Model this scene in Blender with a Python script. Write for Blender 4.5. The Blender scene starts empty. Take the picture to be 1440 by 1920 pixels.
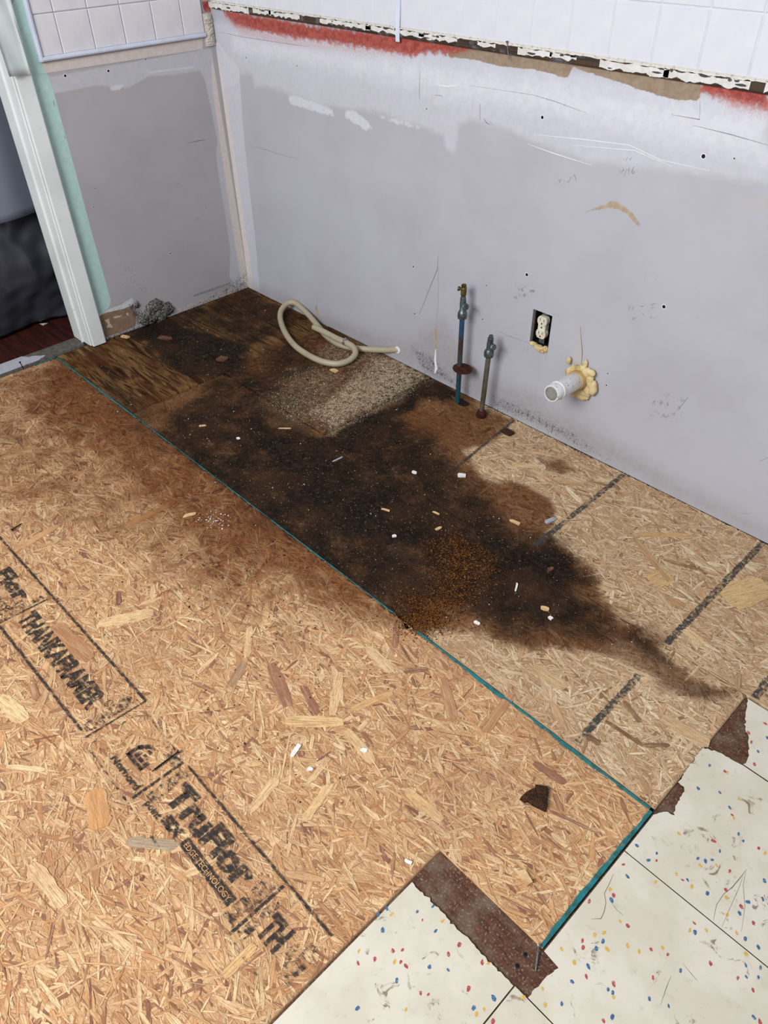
import bpy, math, random
import numpy as np
from mathutils import Vector, Matrix, noise as mnoise

rng = np.random.default_rng(7)
random.seed(7)
sc = bpy.context.scene
COL = sc.collection

# ---------------------------------------------------------------- camera
CAM = np.array([2.58604, -1.67503, 1.328])
FPX = 1417.43
RC = np.array([[0.69347502, 0.72030954, -0.01570211],
               [0.45815126, -0.45769372, -0.76198023],
               [-0.55604839, 0.52122031, -0.64740989]])     # rows: right, down, forward
cd = bpy.data.cameras.new('camera')
cam = bpy.data.objects.new('camera', cd)
COL.objects.link(cam)
m = Matrix.Identity(4)
for i in range(3):
    m[i][0] = RC[0][i]; m[i][1] = -RC[1][i]; m[i][2] = -RC[2][i]; m[i][3] = CAM[i]
cam.matrix_world = m
cd.sensor_fit = 'VERTICAL'
cd.sensor_height = 24.0
cd.lens = 24.0 * FPX / 1920.0
cd.clip_start = 0.02
sc.camera = cam

# ---------------------------------------------------------------- world, lamps, exposure
w = bpy.data.worlds.new('world'); sc.world = w
w.use_nodes = True
w.node_tree.nodes['Background'].inputs[0].default_value = (0.86, 0.91, 1.0, 1)
w.node_tree.nodes['Background'].inputs[1].default_value = 0.42


def area(name, loc, target, sx, sy, power, col):
    l = bpy.data.lights.new(name, 'AREA'); l.shape = 'RECTANGLE'
    l.size = sx; l.size_y = sy; l.energy = power; l.color = col
    o = bpy.data.objects.new(name, l); COL.objects.link(o)
    o.location = loc
    o.rotation_euler = (Vector(target) - Vector(loc)).to_track_quat('-Z', 'Y').to_euler()
    return o


area('window_daylight', (1.9, -3.3, 2.25), (1.35, 0, 0.35), 1.5, 1.1, 98, (0.97, 0.98, 1.0))

sc.view_settings.view_transform = 'Standard'
sc.view_settings.look = 'None'
sc.view_settings.gamma = 1.0
sc.view_settings.exposure = 0.24
sc.view_settings.use_curve_mapping = False


# ---------------------------------------------------------------- geometry helpers
def P(px, py, z=0.0, ax=2):
    """world point where the sight line through a photo pixel meets the plane axis = z"""
    r = RC.T @ np.array([(px - 720) / FPX, (py - 960) / FPX, 1.0])
    return CAM + r * ((z - CAM[ax]) / r[ax])


def F2(pts, z=0.0): return np.array([P(x, y, z)[:2] for x, y in pts])
def B2(pts): return np.array([P(x, y, 0, 1)[[0, 2]] for x, y in pts])
def L2(pts): return np.array([P(x, y, 0, 0)[[1, 2]] for x, y in pts])


def hexc(h):
    h = h.lstrip('#')
    v = [int(h[i:i + 2], 16) / 255 for i in (0, 2, 4)]
    return tuple((c / 12.92 if c <= .04045 else ((c + .055) / 1.055) ** 2.4) for c in v) + (1.0,)


def mesh(name, verts, faces, mat=None, parent=None, smooth=False):
    me = bpy.data.meshes.new(name)
    me.from_pydata([tuple(map(float, v)) for v in verts], [], [tuple(map(int, f)) for f in faces])
    me.update()
    if smooth:
        me.polygons.foreach_set('use_smooth', [True] * len(me.polygons))
    if mat: me.materials.append(mat)
    o = bpy.data.objects.new(name, me); COL.objects.link(o)
    if parent: o.parent = parent
    return o


def quads_np(name, V, Q, mat=None, parent=None):
    """fast mesh from numpy vertices and quads"""
    me = bpy.data.meshes.new(name)
    me.vertices.add(len(V)); me.vertices.foreach_set('co', np.asarray(V, np.float32).ravel())
    k = Q.shape[1]
    me.loops.add(Q.size); me.loops.foreach_set('vertex_index', Q.astype(np.int32).ravel())
    me.polygons.add(len(Q)); me.polygons.foreach_set('loop_start', np.arange(0, Q.size, k, dtype=np.int32))
    me.update(calc_edges=True)
    if mat: me.materials.append(mat)
    o = bpy.data.objects.new(name, me); COL.objects.link(o)
    if parent: o.parent = parent
    return o


def fattr(o, name, vals):
    a = o.data.attributes.new(name, 'FLOAT', 'POINT'); a.data.foreach_set('value', np.asarray(vals, np.float32))


def vattr(o, name, vals):
    a = o.data.attributes.new(name, 'FLOAT_VECTOR', 'POINT'); a.data.foreach_set('vector', np.asarray(vals, np.float32).ravel())


def cattr(o, name, vals):
    a = o.data.attributes.new(name, 'FLOAT_COLOR', 'POINT')
    v = np.ones((len(vals), 4), np.float32); v[:, :3] = np.asarray(vals)[:, :3]
    a.data.foreach_set('color', v.ravel())


def empty(name, loc=(0, 0, 0), parent=None):
    o = bpy.data.objects.new(name, None); COL.objects.link(o); o.location = loc
    o.empty_display_size = 0.05
    if parent: o.parent = parent
    return o


def tag(o, label=None, cat=None, group=None, kind=None):
    if label: o['label'] = label
    if cat: o['category'] = cat
    if group: o['group'] = group
    if kind: o['kind'] = kind
    return o


def box(name, x0, x1, y0, y1, z0, z1, mat, parent=None, bev=0.0):
    v = [(x, y, z) for x in (x0, x1) for y in (y0, y1) for z in (z0, z1)]
    f = [(0, 1, 3, 2), (4, 6, 7, 5), (0, 4, 5, 1), (2, 3, 7, 6), (0, 2, 6, 4), (1, 5, 7, 3)]
    o = mesh(name, v, f, mat, parent)
    if bev:
        md = o.modifiers.new('bevel', 'BEVEL'); md.width = bev; md.segments = 2
    return o


def prism(name, poly, z0, z1, mat, parent=None, M=None, top_jit=0.0):
    """extruded polygon (counter-clockwise in its plane); M maps (u,v,w) to the world"""
    poly = np.asarray(poly, float)
    a = 0.5 * np.sum(poly[:, 0] * np.roll(poly[:, 1], -1) - np.roll(poly[:, 0], -1) * poly[:, 1])
    if a < 0: poly = poly[::-1]
    n = len(poly)
    v = [(p[0], p[1], z0) for p in poly] + [(p[0], p[1], z1 + random.uniform(-1, 1) * top_jit) for p in poly]
    f = [tuple(range(n - 1, -1, -1)), tuple(range(n, 2 * n))]
    f += [(i, (i + 1) % n, n + (i + 1) % n, n + i) for i in range(n)]
    if M is not None: v = [M(*p) for p in v]
    return mesh(name, v, f, mat, parent)


def catmull(pts, sub=10):
    pts = [np.asarray(p, float) for p in pts]
    q = [2 * pts[0] - pts[1]] + pts + [2 * pts[-1] - pts[-2]]
    out = []
    for i in range(1, len(q) - 2):
        for t in np.linspace(0, 1, sub, endpoint=False):
            a, b, c, d = q[i - 1], q[i], q[i + 1], q[i + 2]
            out.append(.5 * ((2 * b) + (c - a) * t + (2 * a - 5 * b + 4 * c - d) * t * t + (3 * b - a - 3 * c + d) * t ** 3))
    out.append(q[-2])
    return np.array(out)


def tube(name, path, r, mat, parent=None, seg=16, cap=True, uv=True):
    path = np.asarray(path, float); n = len(path)
    r = np.full(n, r) if np.isscalar(r) else np.asarray(r)
    T = np.gradient(path, axis=0); T /= np.linalg.norm(T, axis=1)[:, None] + 1e-12
    up = np.array([0, 0, 1.0]) if abs(T[0][2]) < .9 else np.array([1.0, 0, 0])
    N = np.cross(T[0], up); N /= np.linalg.norm(N)
    V = []; G = []; s = 0
    for i in range(n):
        N = N - T[i] * (N @ T[i]); N /= np.linalg.norm(N); Bn = np.cross(T[i], N)
        if i: s += np.linalg.norm(path[i] - path[i - 1])
        for k in range(seg):
            a = 2 * math.pi * k / seg
            V.append(path[i] + r[i] * (math.cos(a) * N + math.sin(a) * Bn)); G.append((s, a, 0))
    Fc = [(i * seg + k, i * seg + (k + 1) % seg, (i + 1) * seg + (k + 1) % seg, (i + 1) * seg + k) for i in range(n - 1) for k in range(seg)]
    if cap:
        Fc += [tuple(range(seg - 1, -1, -1)), tuple(range((n - 1) * seg, n * seg))]
    o = mesh(name, V, Fc, mat, parent, smooth=True)
    if uv: vattr(o, 'guv', G)
    return o


def lathe(name, prof, origin, axis, mat, parent=None, seg=24, flat=False):
    """profile [(radius, along)] turned about axis"""
    ax = np.asarray(axis, float); ax /= np.linalg.norm(ax)
    u = np.cross(ax, [0, 0, 1.0]) if abs(ax[2]) < .9 else np.cross(ax, [1.0, 0, 0])
    u /= np.linalg.norm(u); v = np.cross(ax, u); og = np.asarray(origin, float)
    V = [og + ax * h + r * (math.cos(2 * math.pi * k / seg) * u + math.sin(2 * math.pi * k / seg) * v) for r, h in prof for k in range(seg)]
    Fc = [(i * seg + k, i * seg + (k + 1) % seg, (i + 1) * seg + (k + 1) % seg, (i + 1) * seg + k) for i in range(len(prof) - 1) for k in range(seg)]
    Fc += [tuple(range(seg - 1, -1, -1)), tuple(range((len(prof) - 1) * seg, len(prof) * seg))]
    o = mesh(name, V, Fc, mat, parent, smooth=not flat)
    if not flat:
        md = o.modifiers.new('edge', 'EDGE_SPLIT'); md.split_angle = math.radians(40)
    return o


def sdf(p, poly):
    """signed distance of points to a closed polygon, positive inside"""
    p = np.asarray(p, float); poly = np.asarray(poly, float)
    d = np.full(len(p), 1e9); ins = np.zeros(len(p), bool)
    n = len(poly)
    for i in range(n):
        a = poly[i]; b = poly[(i + 1) % n]; e = b - a; wv = p - a
        t = np.clip((wv @ e) / (e @ e + 1e-12), 0, 1)
        q = wv - t[:, None] * e
        d = np.minimum(d, np.einsum('ij,ij->i', q, q))
        c = (a[1] <= p[:, 1]) != (b[1] <= p[:, 1])
        xx = a[0] + (p[:, 1] - a[1]) / (e[1] if abs(e[1]) > 1e-12 else 1e-12) * e[0]
        ins ^= c & (p[:, 0] < xx)
    d = np.sqrt(d)
    return np.where(ins, d, -d)


def sst(x, a, b):
    t = np.clip((x - a) / (b - a), 0, 1); return t * t * (3 - 2 * t)


_tab = np.random.default_rng(3).random(65536)


def vnoise(p, s):
    q = np.asarray(p) * s; i = np.floor(q).astype(np.int64); f = q - i; f = f * f * (3 - 2 * f)
    h = lambda a, b: _tab[((a * 7919 + b * 104729 + 12345) & 65535)]
    x, y = i[:, 0], i[:, 1]
    return (h(x, y) * (1 - f[:, 0]) + h(x + 1, y) * f[:, 0]) * (1 - f[:, 1]) + (h(x, y + 1) * (1 - f[:, 0]) + h(x + 1, y + 1) * f[:, 0]) * f[:, 1]


def fbm(p, s, o=4):
    r = 0; a = .5
    for k in range(o):
        r = r + a * vnoise(np.asarray(p) + 17.3 * k, s * 2 ** k); a *= .5
    return r


# ---------------------------------------------------------------- material helpers
class NT:
    def __init__(s, name, rough=.7, spec=.3):
        s.mat = bpy.data.materials.new(name); s.mat.use_nodes = True
        s.t = s.mat.node_tree; s.b = s.t.nodes['Principled BSDF']
        s.b.inputs['Roughness'].default_value = rough
        s.b.inputs['Specular IOR Level'].default_value = spec
        s.co = s.n('ShaderNodeTexCoord').outputs['Object']

    def n(s, ty): return s.t.nodes.new(ty)

    def put(s, sock, v):
        if v is None: return
        if isinstance(v, bpy.types.NodeSocket): s.t.links.new(v, sock)
        elif isinstance(v, str): sock.default_value = hexc(v)
        elif sock.type == 'RGBA' and isinstance(v, (int, float)): sock.default_value = (v, v, v, 1)
        else: sock.default_value = v

    def attr(s, name, out='Fac'):
        a = s.n('ShaderNodeAttribute'); a.attribute_name = name; return a.outputs[out]

    def scale(s, v, xyz):
        a = s.n('ShaderNodeVectorMath'); a.operation = 'MULTIPLY'; s.put(a.inputs[0], v); a.inputs[1].default_value = xyz
        return a.outputs[0]

    def noise(s, scale=10, detail=4, rough=.55, co=None, dist=0, out=0):
        a = s.n('ShaderNodeTexNoise'); a.inputs['Scale'].default_value = scale; a.inputs['Detail'].default_value = detail
        a.inputs['Roughness'].default_value = rough; a.inputs['Distortion'].default_value = dist
        s.t.links.new(co if co is not None else s.co, a.inputs['Vector']); return a.outputs[out]

    def vor(s, scale=10, co=None, feat='F1', out='Distance'):
        a = s.n('ShaderNodeTexVoronoi'); a.feature = feat; a.inputs['Scale'].default_value = scale
        s.t.links.new(co if co is not None else s.co, a.inputs['Vector']); return a.outputs[out]

    def math(s, op, a, b=None, c=None):
        m_ = s.n('ShaderNodeMath'); m_.operation = op
        for i, v in enumerate((a, b, c)):
            if v is not None: s.put(m_.inputs[i], v)
        return m_.outputs[0]

    def ss(s, v, a, b, lo=0., hi=1.):
        r = s.n('ShaderNodeMapRange'); r.interpolation_type = 'SMOOTHSTEP'
        s.put(r.inputs[0], v); r.inputs[1].default_value = a; r.inputs[2].default_value = b
        r.inputs[3].default_value = lo; r.inputs[4].default_value = hi
        return r.outputs[0]

    def mix(s, f, a, b, mode='MIX'):
        x = s.n('ShaderNodeMix'); x.data_type = 'RGBA'; x.blend_type = mode; x.clamp_factor = True
        s.put(x.inputs[0], f); s.put(x.inputs[6], a); s.put(x.inputs[7], b)
        return x.outputs[2]

    def ramp(s, v, stops):
        r = s.n('ShaderNodeValToRGB'); e = r.color_ramp.elements
        while len(e) < len(stops): e.new(.5)
        for i, (p, c) in enumerate(stops): e[i].position = p; e[i].color = hexc(c)
        s.put(r.inputs[0], v); return r.outputs[0]

    def bump(s, h, dist=.001, strength=.5):
        b = s.n('ShaderNodeBump'); b.inputs['Distance'].default_value = dist; b.inputs['Strength'].default_value = strength
        s.put(b.inputs['Height'], h); s.t.links.new(b.outputs[0], s.b.inputs['Normal'])

    def done(s, col=None, rough=None, metal=None):
        s.put(s.b.inputs['Base Color'], col)
        if rough is not None: s.put(s.b.inputs['Roughness'], rough)
        if metal is not None: s.put(s.b.inputs['Metallic'], metal)
        return s.mat

    def alpha(s, f):
        tr = s.n('ShaderNodeBsdfTransparent'); mx = s.n('ShaderNodeMixShader'); o = s.t.nodes['Material Output']
        s.put(mx.inputs[0], f); s.t.links.new(tr.outputs[0], mx.inputs[1]); s.t.links.new(s.b.outputs[0], mx.inputs[2])
        s.t.links.new(mx.outputs[0], o.inputs[0])


def simple(name, col, col2=None, scale=40, rough=.7, metal=0, spec=.3, bump=0, lo=.35, hi=.65):
    t = NT(name, rough, spec)
    nz = t.noise(scale, 5)
    c = t.mix(t.ss(nz, lo, hi), col, col2) if col2 else col
    if bump: t.bump(t.noise(scale * 2, 4), bump, .7)
    return t.done(c, None, metal)


# =================================================================== FLOOR
SEAM = -0.840
NX = 2.408
# fields of stain on the floor, with some shade painted in: polygons outlined on the floor plane, softened
BLACK = [([(255, 800), (420, 755), (540, 785), (620, 822), (690, 770), (765, 765), (860, 880), (960, 960), (1010, 1000), (1105, 1050), (1128, 1075), (1095, 1110), (1160, 1160), (1230, 1215), (1300, 1265), (1250, 1262), (1180, 1225), (1090, 1205), (1000, 1200), (900, 1180), (850, 1140), (790, 1150), (740, 1215), (620, 1130), (480, 1020), (370, 930), (250, 840)], .075, .80),
         ([(420, 800), (560, 810), (640, 850), (720, 900), (830, 960), (880, 1010), (800, 1040), (720, 1060), (620, 1010), (500, 920)], .08, 1.0),
         ([(330, 830), (480, 880), (640, 1000), (740, 1090), (700, 1160), (600, 1110), (450, 990), (330, 890)], .07, .9),
         ([(880, 960), (1000, 1010), (1100, 1060), (1110, 1090), (1060, 1130), (960, 1100), (900, 1030)], .05, .95),
         ([(225, 622), (330, 596), (470, 650), (445, 705), (380, 716), (300, 684)], .06, 1.0),
         ([(300, 580), (480, 540), (580, 600), (500, 650), (420, 660), (300, 630)], .07, .66),
         ([(300, 770), (430, 695), (520, 690), (600, 760), (560, 800), (420, 830), (300, 810)], .08, .72),
         ([(480, 660), (560, 640), (620, 690), (560, 725), (490, 710)], .05, .62),
         ([(740, 690), (800, 708), (860, 735), (840, 760), (770, 742), (700, 770), (690, 750)], .03, .8),
         ([(560, 815), (600, 818), (690, 776), (790, 722), (810, 745), (720, 800), (650, 860), (560, 850)], .03, .95),  # blackening along the board edge, with the step's shadow painted in
         ([(150, 690), (280, 755), (330, 800), (250, 800), (180, 740)], .04, .5),
         ([(590, 600), (660, 630), (600, 640), (560, 620)], .03, .45),
         ([(1230, 1215), (1340, 1275), (1388, 1300), (1330, 1320), (1230, 1275)], .03, .42)]
BROWN = [([(192, 640), (467, 545), (700, 650), (850, 722), (960, 790), (930, 830), (880, 850), (900, 900), (960, 900), (1035, 940), (1030, 985), (1000, 1010), (1120, 1060), (1120, 1120), (1240, 1220), (1380, 1300), (1300, 1310), (1100, 1225), (980, 1215), (880, 1185), (820, 1180), (760, 1250), (600, 1150), (370, 960), (60, 720)], .035, 1.0),
         ([(1000, 850), (1060, 855), (1085, 880), (1040, 885)], .02, .6)]
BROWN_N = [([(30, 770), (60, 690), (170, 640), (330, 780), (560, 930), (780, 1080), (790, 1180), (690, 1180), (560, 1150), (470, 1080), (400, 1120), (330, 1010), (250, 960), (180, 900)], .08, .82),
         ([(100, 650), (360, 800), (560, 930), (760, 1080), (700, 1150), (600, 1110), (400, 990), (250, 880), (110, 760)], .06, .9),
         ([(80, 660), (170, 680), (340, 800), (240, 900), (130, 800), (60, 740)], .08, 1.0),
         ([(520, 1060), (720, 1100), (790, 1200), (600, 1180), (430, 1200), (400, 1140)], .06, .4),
         ([(-60, 700), (110, 660), (420, 900), (640, 1080), (560, 1200), (380, 1180), (240, 1080), (100, 1010), (-60, 960)], .16, .60),  # weathered browning, with the light's falloff to this corner painted in
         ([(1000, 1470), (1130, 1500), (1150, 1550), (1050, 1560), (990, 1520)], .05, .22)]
BLACK_N = [([(140, 690), (360, 800), (600, 980), (700, 1090), (560, 1050), (380, 920), (230, 800)], .07, .46)]
RUST = [([(752, 1120), (800, 1120), (880, 1090), (850, 1150), (830, 1180), (790, 1188), (748, 1185)], .035, 1.0),
        ([(800, 1030), (850, 1005), (920, 1020), (920, 1070), (880, 1110), (820, 1120)], .05, .8),
        ([(840, 760), (900, 770), (890, 790), (850, 775)], .03, .6),
        ([(950, 905), (1000, 905), (1035, 935), (1020, 960), (960, 940)], .03, .55),
        ([(1000, 855), (1060, 860), (1090, 885), (1050, 890)], .02, .7),
        ([(330, 565), (470, 548), (540, 600), (500, 620), (400, 600)], .05, .5),
        ([(620, 830), (760, 750), (850, 780), (900, 840), (800, 860), (740, 900), (660, 870)], .06, .6)]
DUST = [([(622, 808), (588, 775), (650, 715), (715, 670), (745, 666), (800, 712), (700, 766)], .04, 1.0),
        ([(500, 760), (560, 700), (640, 690), (640, 740), (600, 800), (540, 790)], .07, .28),
        ([(700, 675), (745, 670), (800, 710), (760, 735), (710, 720)], .04, 1.2),
        ([(620, 640), (680, 640), (720, 668), (660, 690), (600, 680)], .04, .35),
        ([(1150, 1200), (1330, 1290), (1310, 1320), (1180, 1280), (1130, 1225)], .03, .35)]
for L in (BLACK, BROWN, BROWN_N, BLACK_N, RUST, DUST):
    for i, (pp, s_, k_) in enumerate(L): L[i] = (F2(pp), s_, k_)


def field(p, polys, wob=.02):
    n1 = (fbm(p, 9.0) - .47) * 2; n2 = (fbm(p + 31.7, 9.0) - .47) * 2
    q = p + np.stack([n1, n2], 1) * wob
    r = np.zeros(len(p))
    for poly, s_, k_ in polys:
        r = np.maximum(r, k_ * sst(sdf(q, poly), -s_, s_))
    return r


def stain_attrs(o, p):
    nr = p[:, 1] < SEAM - .0015
    fattr(o, 'black', np.where(nr, field(p, BLACK_N, .05), field(p, BLACK, .05)))
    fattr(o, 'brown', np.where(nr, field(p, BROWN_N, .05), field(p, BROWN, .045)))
    fattr(o, 'rust', field(p, RUST, .03)); fattr(o, 'dust', field(p, DUST, .03))


def floor_mat(name, plain=None, tone=('#c3996f', '#c79a78', '#f0d4a8', '#8a6043', '#ad8060'), kbr=1.0):
    """oriented strand board; strand colour and stain strength come from the boards' own attributes"""
    t = NT(name, .85, .10)
    g = t.attr('guv', 'Vector')
    gr = t.noise(1.0, 4, .65, t.scale(g, (30, 760, 1)))
    gr2 = t.noise(1.0, 3, .6, t.scale(g, (14, 240, 1)))
    fine = t.noise(420, 3, .6)
    big = t.noise(14, 5, .6)
    mid = t.noise(60, 5, .65)
    fib = t.noise(1.0, 5, .7, t.scale(t.co, (150, 420, 150)), 1.2)
    c = t.attr('scol', 'Color')
    c = t.mix(t.ss(mid, .45, .70, 0, .35), c, tone[0])
    c = t.mix(t.ss(big, .50, .72, 0, .30), c, tone[1])
    c = t.mix(t.ss(t.noise(4.5, 5, .65), .46, .68, 0, .38), c, tone[4])
    c = t.mix(t.ss(gr2, .46, .72, 0, .36), c, tone[2])
    c = t.mix(t.ss(gr, .40, .52, .60, 0), c, tone[3])
    c = t.mix(t.ss(t.math('ABSOLUTE', t.attr('ev')), .66, 1.0, 0, .50), c, '#74492f')
    c = t.mix(t.ss(fib, .38, .48, .40, 0), c, tone[3])
    c = t.mix(t.ss(fine, .60, .74, 0, .40), c, '#5a4030')
    if plain: c = plain(t, g)
    # brown water stain, with light falloff painted in on the near board
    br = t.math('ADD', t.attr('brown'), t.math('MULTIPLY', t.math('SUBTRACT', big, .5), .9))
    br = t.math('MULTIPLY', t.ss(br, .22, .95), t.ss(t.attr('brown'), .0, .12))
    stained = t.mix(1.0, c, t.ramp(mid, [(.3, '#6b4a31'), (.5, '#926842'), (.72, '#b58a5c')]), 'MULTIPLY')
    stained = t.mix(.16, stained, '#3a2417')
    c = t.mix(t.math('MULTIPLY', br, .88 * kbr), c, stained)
    # rust-orange rot
    ru = t.math('ADD', t.attr('rust'), t.math('MULTIPLY', t.math('SUBTRACT', mid, .5), .8))
    c = t.mix(t.math('MULTIPLY', t.math('MULTIPLY', t.ss(ru, .3, .9), t.ss(t.attr('rust'), 0, .1)), .75), c, t.ramp(fine, [(.35, '#3a2010'), (.6, '#7a4a22')]))
    # black mould, with a painted step shadow
    huge = t.noise(5.0, 4, .6)
    bl = t.math('ADD', t.attr('black'), t.math('MULTIPLY', t.math('SUBTRACT', big, .5), 1.0))
    bl = t.math('ADD', bl, t.math('MULTIPLY', t.math('SUBTRACT', mid, .5), .9))
    bl = t.math('ADD', bl, t.math('MULTIPLY', t.math('SUBTRACT', fine, .5), .5))
    bl = t.math('ADD', bl, t.math('MULTIPLY', t.math('SUBTRACT', huge, .5), .5))
    bl = t.math('MULTIPLY', t.ss(bl, .16, .92), t.ss(t.attr('black'), .0, .12))
    dk = t.mix(t.ss(mid, .44, .70), '#0b0908', '#30241b')
    dk = t.mix(t.ss(fine, .58, .72, 0, .65), dk, '#6a5a4a')
    dk = t.mix(t.ss(huge, .48, .66, 0, .55), dk, '#3d2a1c')
    c = t.mix(t.math('MULTIPLY', bl, .96), c, dk)
    # pale sawdust film
    du = t.math('MULTIPLY', t.attr('dust'), t.ss(t.math('ADD', t.math('MULTIPLY', fine, .6), t.math('MULTIPLY', mid, .5)), .48, .62))
    c = t.mix(t.math('MULTIPLY', du, .85), c, '#b9a587')
    t.bump(t.math('ADD', gr, t.math('MULTIPLY', mid, .8)), .0012, .55)
    return t.done(c)


M_OSB = floor_mat('osb_strands')
M_OSBF = floor_mat('osb_strands_pale', tone=('#c4a37c', '#c0a07e', '#ead2a9', '#83654a', '#b3906c'))


def ply_plain(t, g):
    co = t.scale(t.co, (2.6, 24, 2.6))
    a = t.noise(1.4, 7, .64, co, 1.2)
    b = t.noise(1.0, 4, .65, t.scale(t.co, (10, 330, 10)))
    c = t.ramp(a, [(.30, '#1e120b'), (.43, '#57391f'), (.54, '#a07c50'), (.60, '#5c3d22'), (.74, '#24160d')])
    c = t.mix(t.ss(t.noise(5, 4), .45, .62, 0, .6), c, '#6a3f20')
    return t.mix(t.ss(b, .38, .58, .55, 0), c, '#20140c')


M_PLY = floor_mat('weathered_plywood', plain=ply_plain, kbr=.45)


def part_plain(t, g):
    a = t.noise(55, 6, .7)
    return t.ramp(a, [(.3, '#4a3526'), (.5, '#8b6d4f'), (.68, '#b5976f')])


M_PART = floor_mat('particle_board', plain=part_plain)

floor = tag(empty('floor'), kind='structure')

PAL_N = [('#e8c393', .26), ('#ddb07f', .27), ('#cf9c6b', .20), ('#eecf9f', .07), ('#b9845a', .11), ('#94644a', .06), ('#7f5548', .03)]
PAL_F = [('#dfc29b', .28), ('#d2b089', .26), ('#c29c74', .19), ('#e8d2ae', .14), ('#a9835f', .08), ('#856244', .05)]


def palette(pal, n):
    cs = np.array([hexc(c)[:3] for c, _ in pal]); pw = np.array([p for _, p in pal]); pw /= pw.sum()
    k = rng.choice(len(pal), n, p=pw)
    return cs[k] * rng.normal(1, .06, (n, 1)).clip(.8, 1.2)


def strands(name, rects, n, pal, parent, z0=0.0, keep=None, sizes=(.036, .0058)):
    """thousands of wood flakes pressed into the face of a board"""
    ar = np.array([(r[1] - r[0]) * (r[3] - r[2]) for r in rects]); k = rng.choice(len(rects), n, p=ar / ar.sum())
    R_ = np.array(rects)[k]
    cx = rng.uniform(R_[:, 0], R_[:, 1]); cy = rng.uniform(R_[:, 2], R_[:, 3])
    ln = np.clip(rng.lognormal(math.log(sizes[0]), .55, n), .009, .12)
    wd = np.clip(rng.lognormal(math.log(sizes[1]), .55, n), .0012, .02); wd = np.minimum(wd, ln * .45)
    an = np.where(rng.random(n) < .34, rng.uniform(0, math.pi, n), rng.normal(.05, .52, n))
    K = 5; tt = np.linspace(-.5, .5, K)
    curve = rng.normal(0, .06, n)
    V = np.zeros((n, K, 2, 3)); G = np.zeros((n, K, 2, 3))
    ca, sa = np.cos(an), np.sin(an)
    zb = z0 - .0009 + rng.random(n) * .0013
    tilt = rng.normal(0, .004, n); roll = rng.normal(0, .015, n)
    seed = rng.random(n) * 500
    for i, t_ in enumerate(tt):
        wprof = wd * (.5 if i in (0, K - 1) else 1) * rng.uniform(.75, 1.15, n)
        u = t_ * ln + (rng.normal(0, .06, n) * ln if i in (0, K - 1) else 0)
        for j, sg in enumerate((-.5, .5)):
            uu = u + (rng.normal(0, .05, n) * ln if i in (0, K - 1) else 0)
            v = sg * wprof + curve * ln * (t_ * t_)
            x = cx + ca * uu - sa * v; y = cy + sa * uu + ca * v
            x = np.clip(x, R_[:, 0] + .0005, R_[:, 1] - .0005); y = np.clip(y, R_[:, 2] + .0005, R_[:, 3] - .0005)
            V[:, i, j] = np.stack([x, y, zb + tilt * uu + roll * v], 1)
            G[:, i, j] = np.stack([uu, v + seed, seed], 1)
    base = (np.arange(n) * K * 2)[:, None]
    q = np.concatenate([base + np.array([[2 * i, 2 * i + 2, 2 * i + 3, 2 * i + 1]]) for i in range(K - 1)], 0)
    Vf = V.reshape(-1, 3); Vf[:, 2] = np.clip(Vf[:, 2], z0 - .0019, z0 + .0011)
    ev = np.zeros((n, K, 2)); ev[:, :, 0] = -1; ev[:, :, 1] = 1
    o = quads_np(name, Vf, q, M_OSB if pal is PAL_N else M_OSBF, parent)
    fattr(o, 'ev', ev.ravel()); vattr(o, 'guv', G.reshape(-1, 3)); cattr(o, 'scol', np.repeat(palette(pal, n), K * 2, 0))
    stain_attrs(o, Vf[:, :2])
    return tag(o, kind='stuff')


def board(name, outline_fn, xs, ys, ztop, mat, colr, label, thick=.018):
    """a board: fine top grid kept where outline_fn is true, plus its sides"""
    nx, ny = len(xs), len(ys)
    X, Y = np.meshgrid(xs, ys, indexing='ij'); p = np.stack([X.ravel(), Y.ravel()], 1)
    zz = np.full(len(p), ztop)
    i, j = np.meshgrid(np.arange(nx - 1), np.arange(ny - 1), indexing='ij'); i = i.ravel(); j = j.ravel()
    mid = np.stack([(xs[i] + xs[i + 1]) / 2, (ys[j] + ys[j + 1]) / 2], 1)
    kp = outline_fn(mid)
    q = np.stack([i * ny + j, (i + 1) * ny + j, (i + 1) * ny + j + 1, i * ny + j + 1], 1)[kp]
    # sides: every edge that belongs to one kept quad
    from collections import Counter
    cnt = Counter()
    ed = np.concatenate([q[:, [0, 1]], q[:, [1, 2]], q[:, [2, 3]], q[:, [3, 0]]])
    key = np.sort(ed, 1); u, inv, c_ = np.unique(key, axis=0, return_inverse=True, return_counts=True)
    be = ed[c_[inv.ravel()] == 1]
    V = np.concatenate([np.column_stack([p, zz]), np.column_stack([p, zz - thick])]); N = len(p)
    sd = np.stack([be[:, 1], be[:, 0], be[:, 0] + N, be[:, 1] + N], 1)
    o = quads_np(name, V, np.concatenate([q, sd]), mat, floor)
    pp = np.concatenate([p, p])
    stain_attrs(o, pp)
    n2 = fbm(pp * np.array([1, 4.0]), 30.0)
    c = np.array(hexc(colr)[:3])[None] * (.75 + .5 * n2)[:, None]
    cattr(o, 'scol', c); vattr(o, 'guv', np.column_stack([pp, np.zeros(len(pp))]))
    if label: o['label'] = label
    return o


def rng_ax(a, b, step): return np.linspace(a, b, max(2, int(round((b - a) / step)) + 1))


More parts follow.
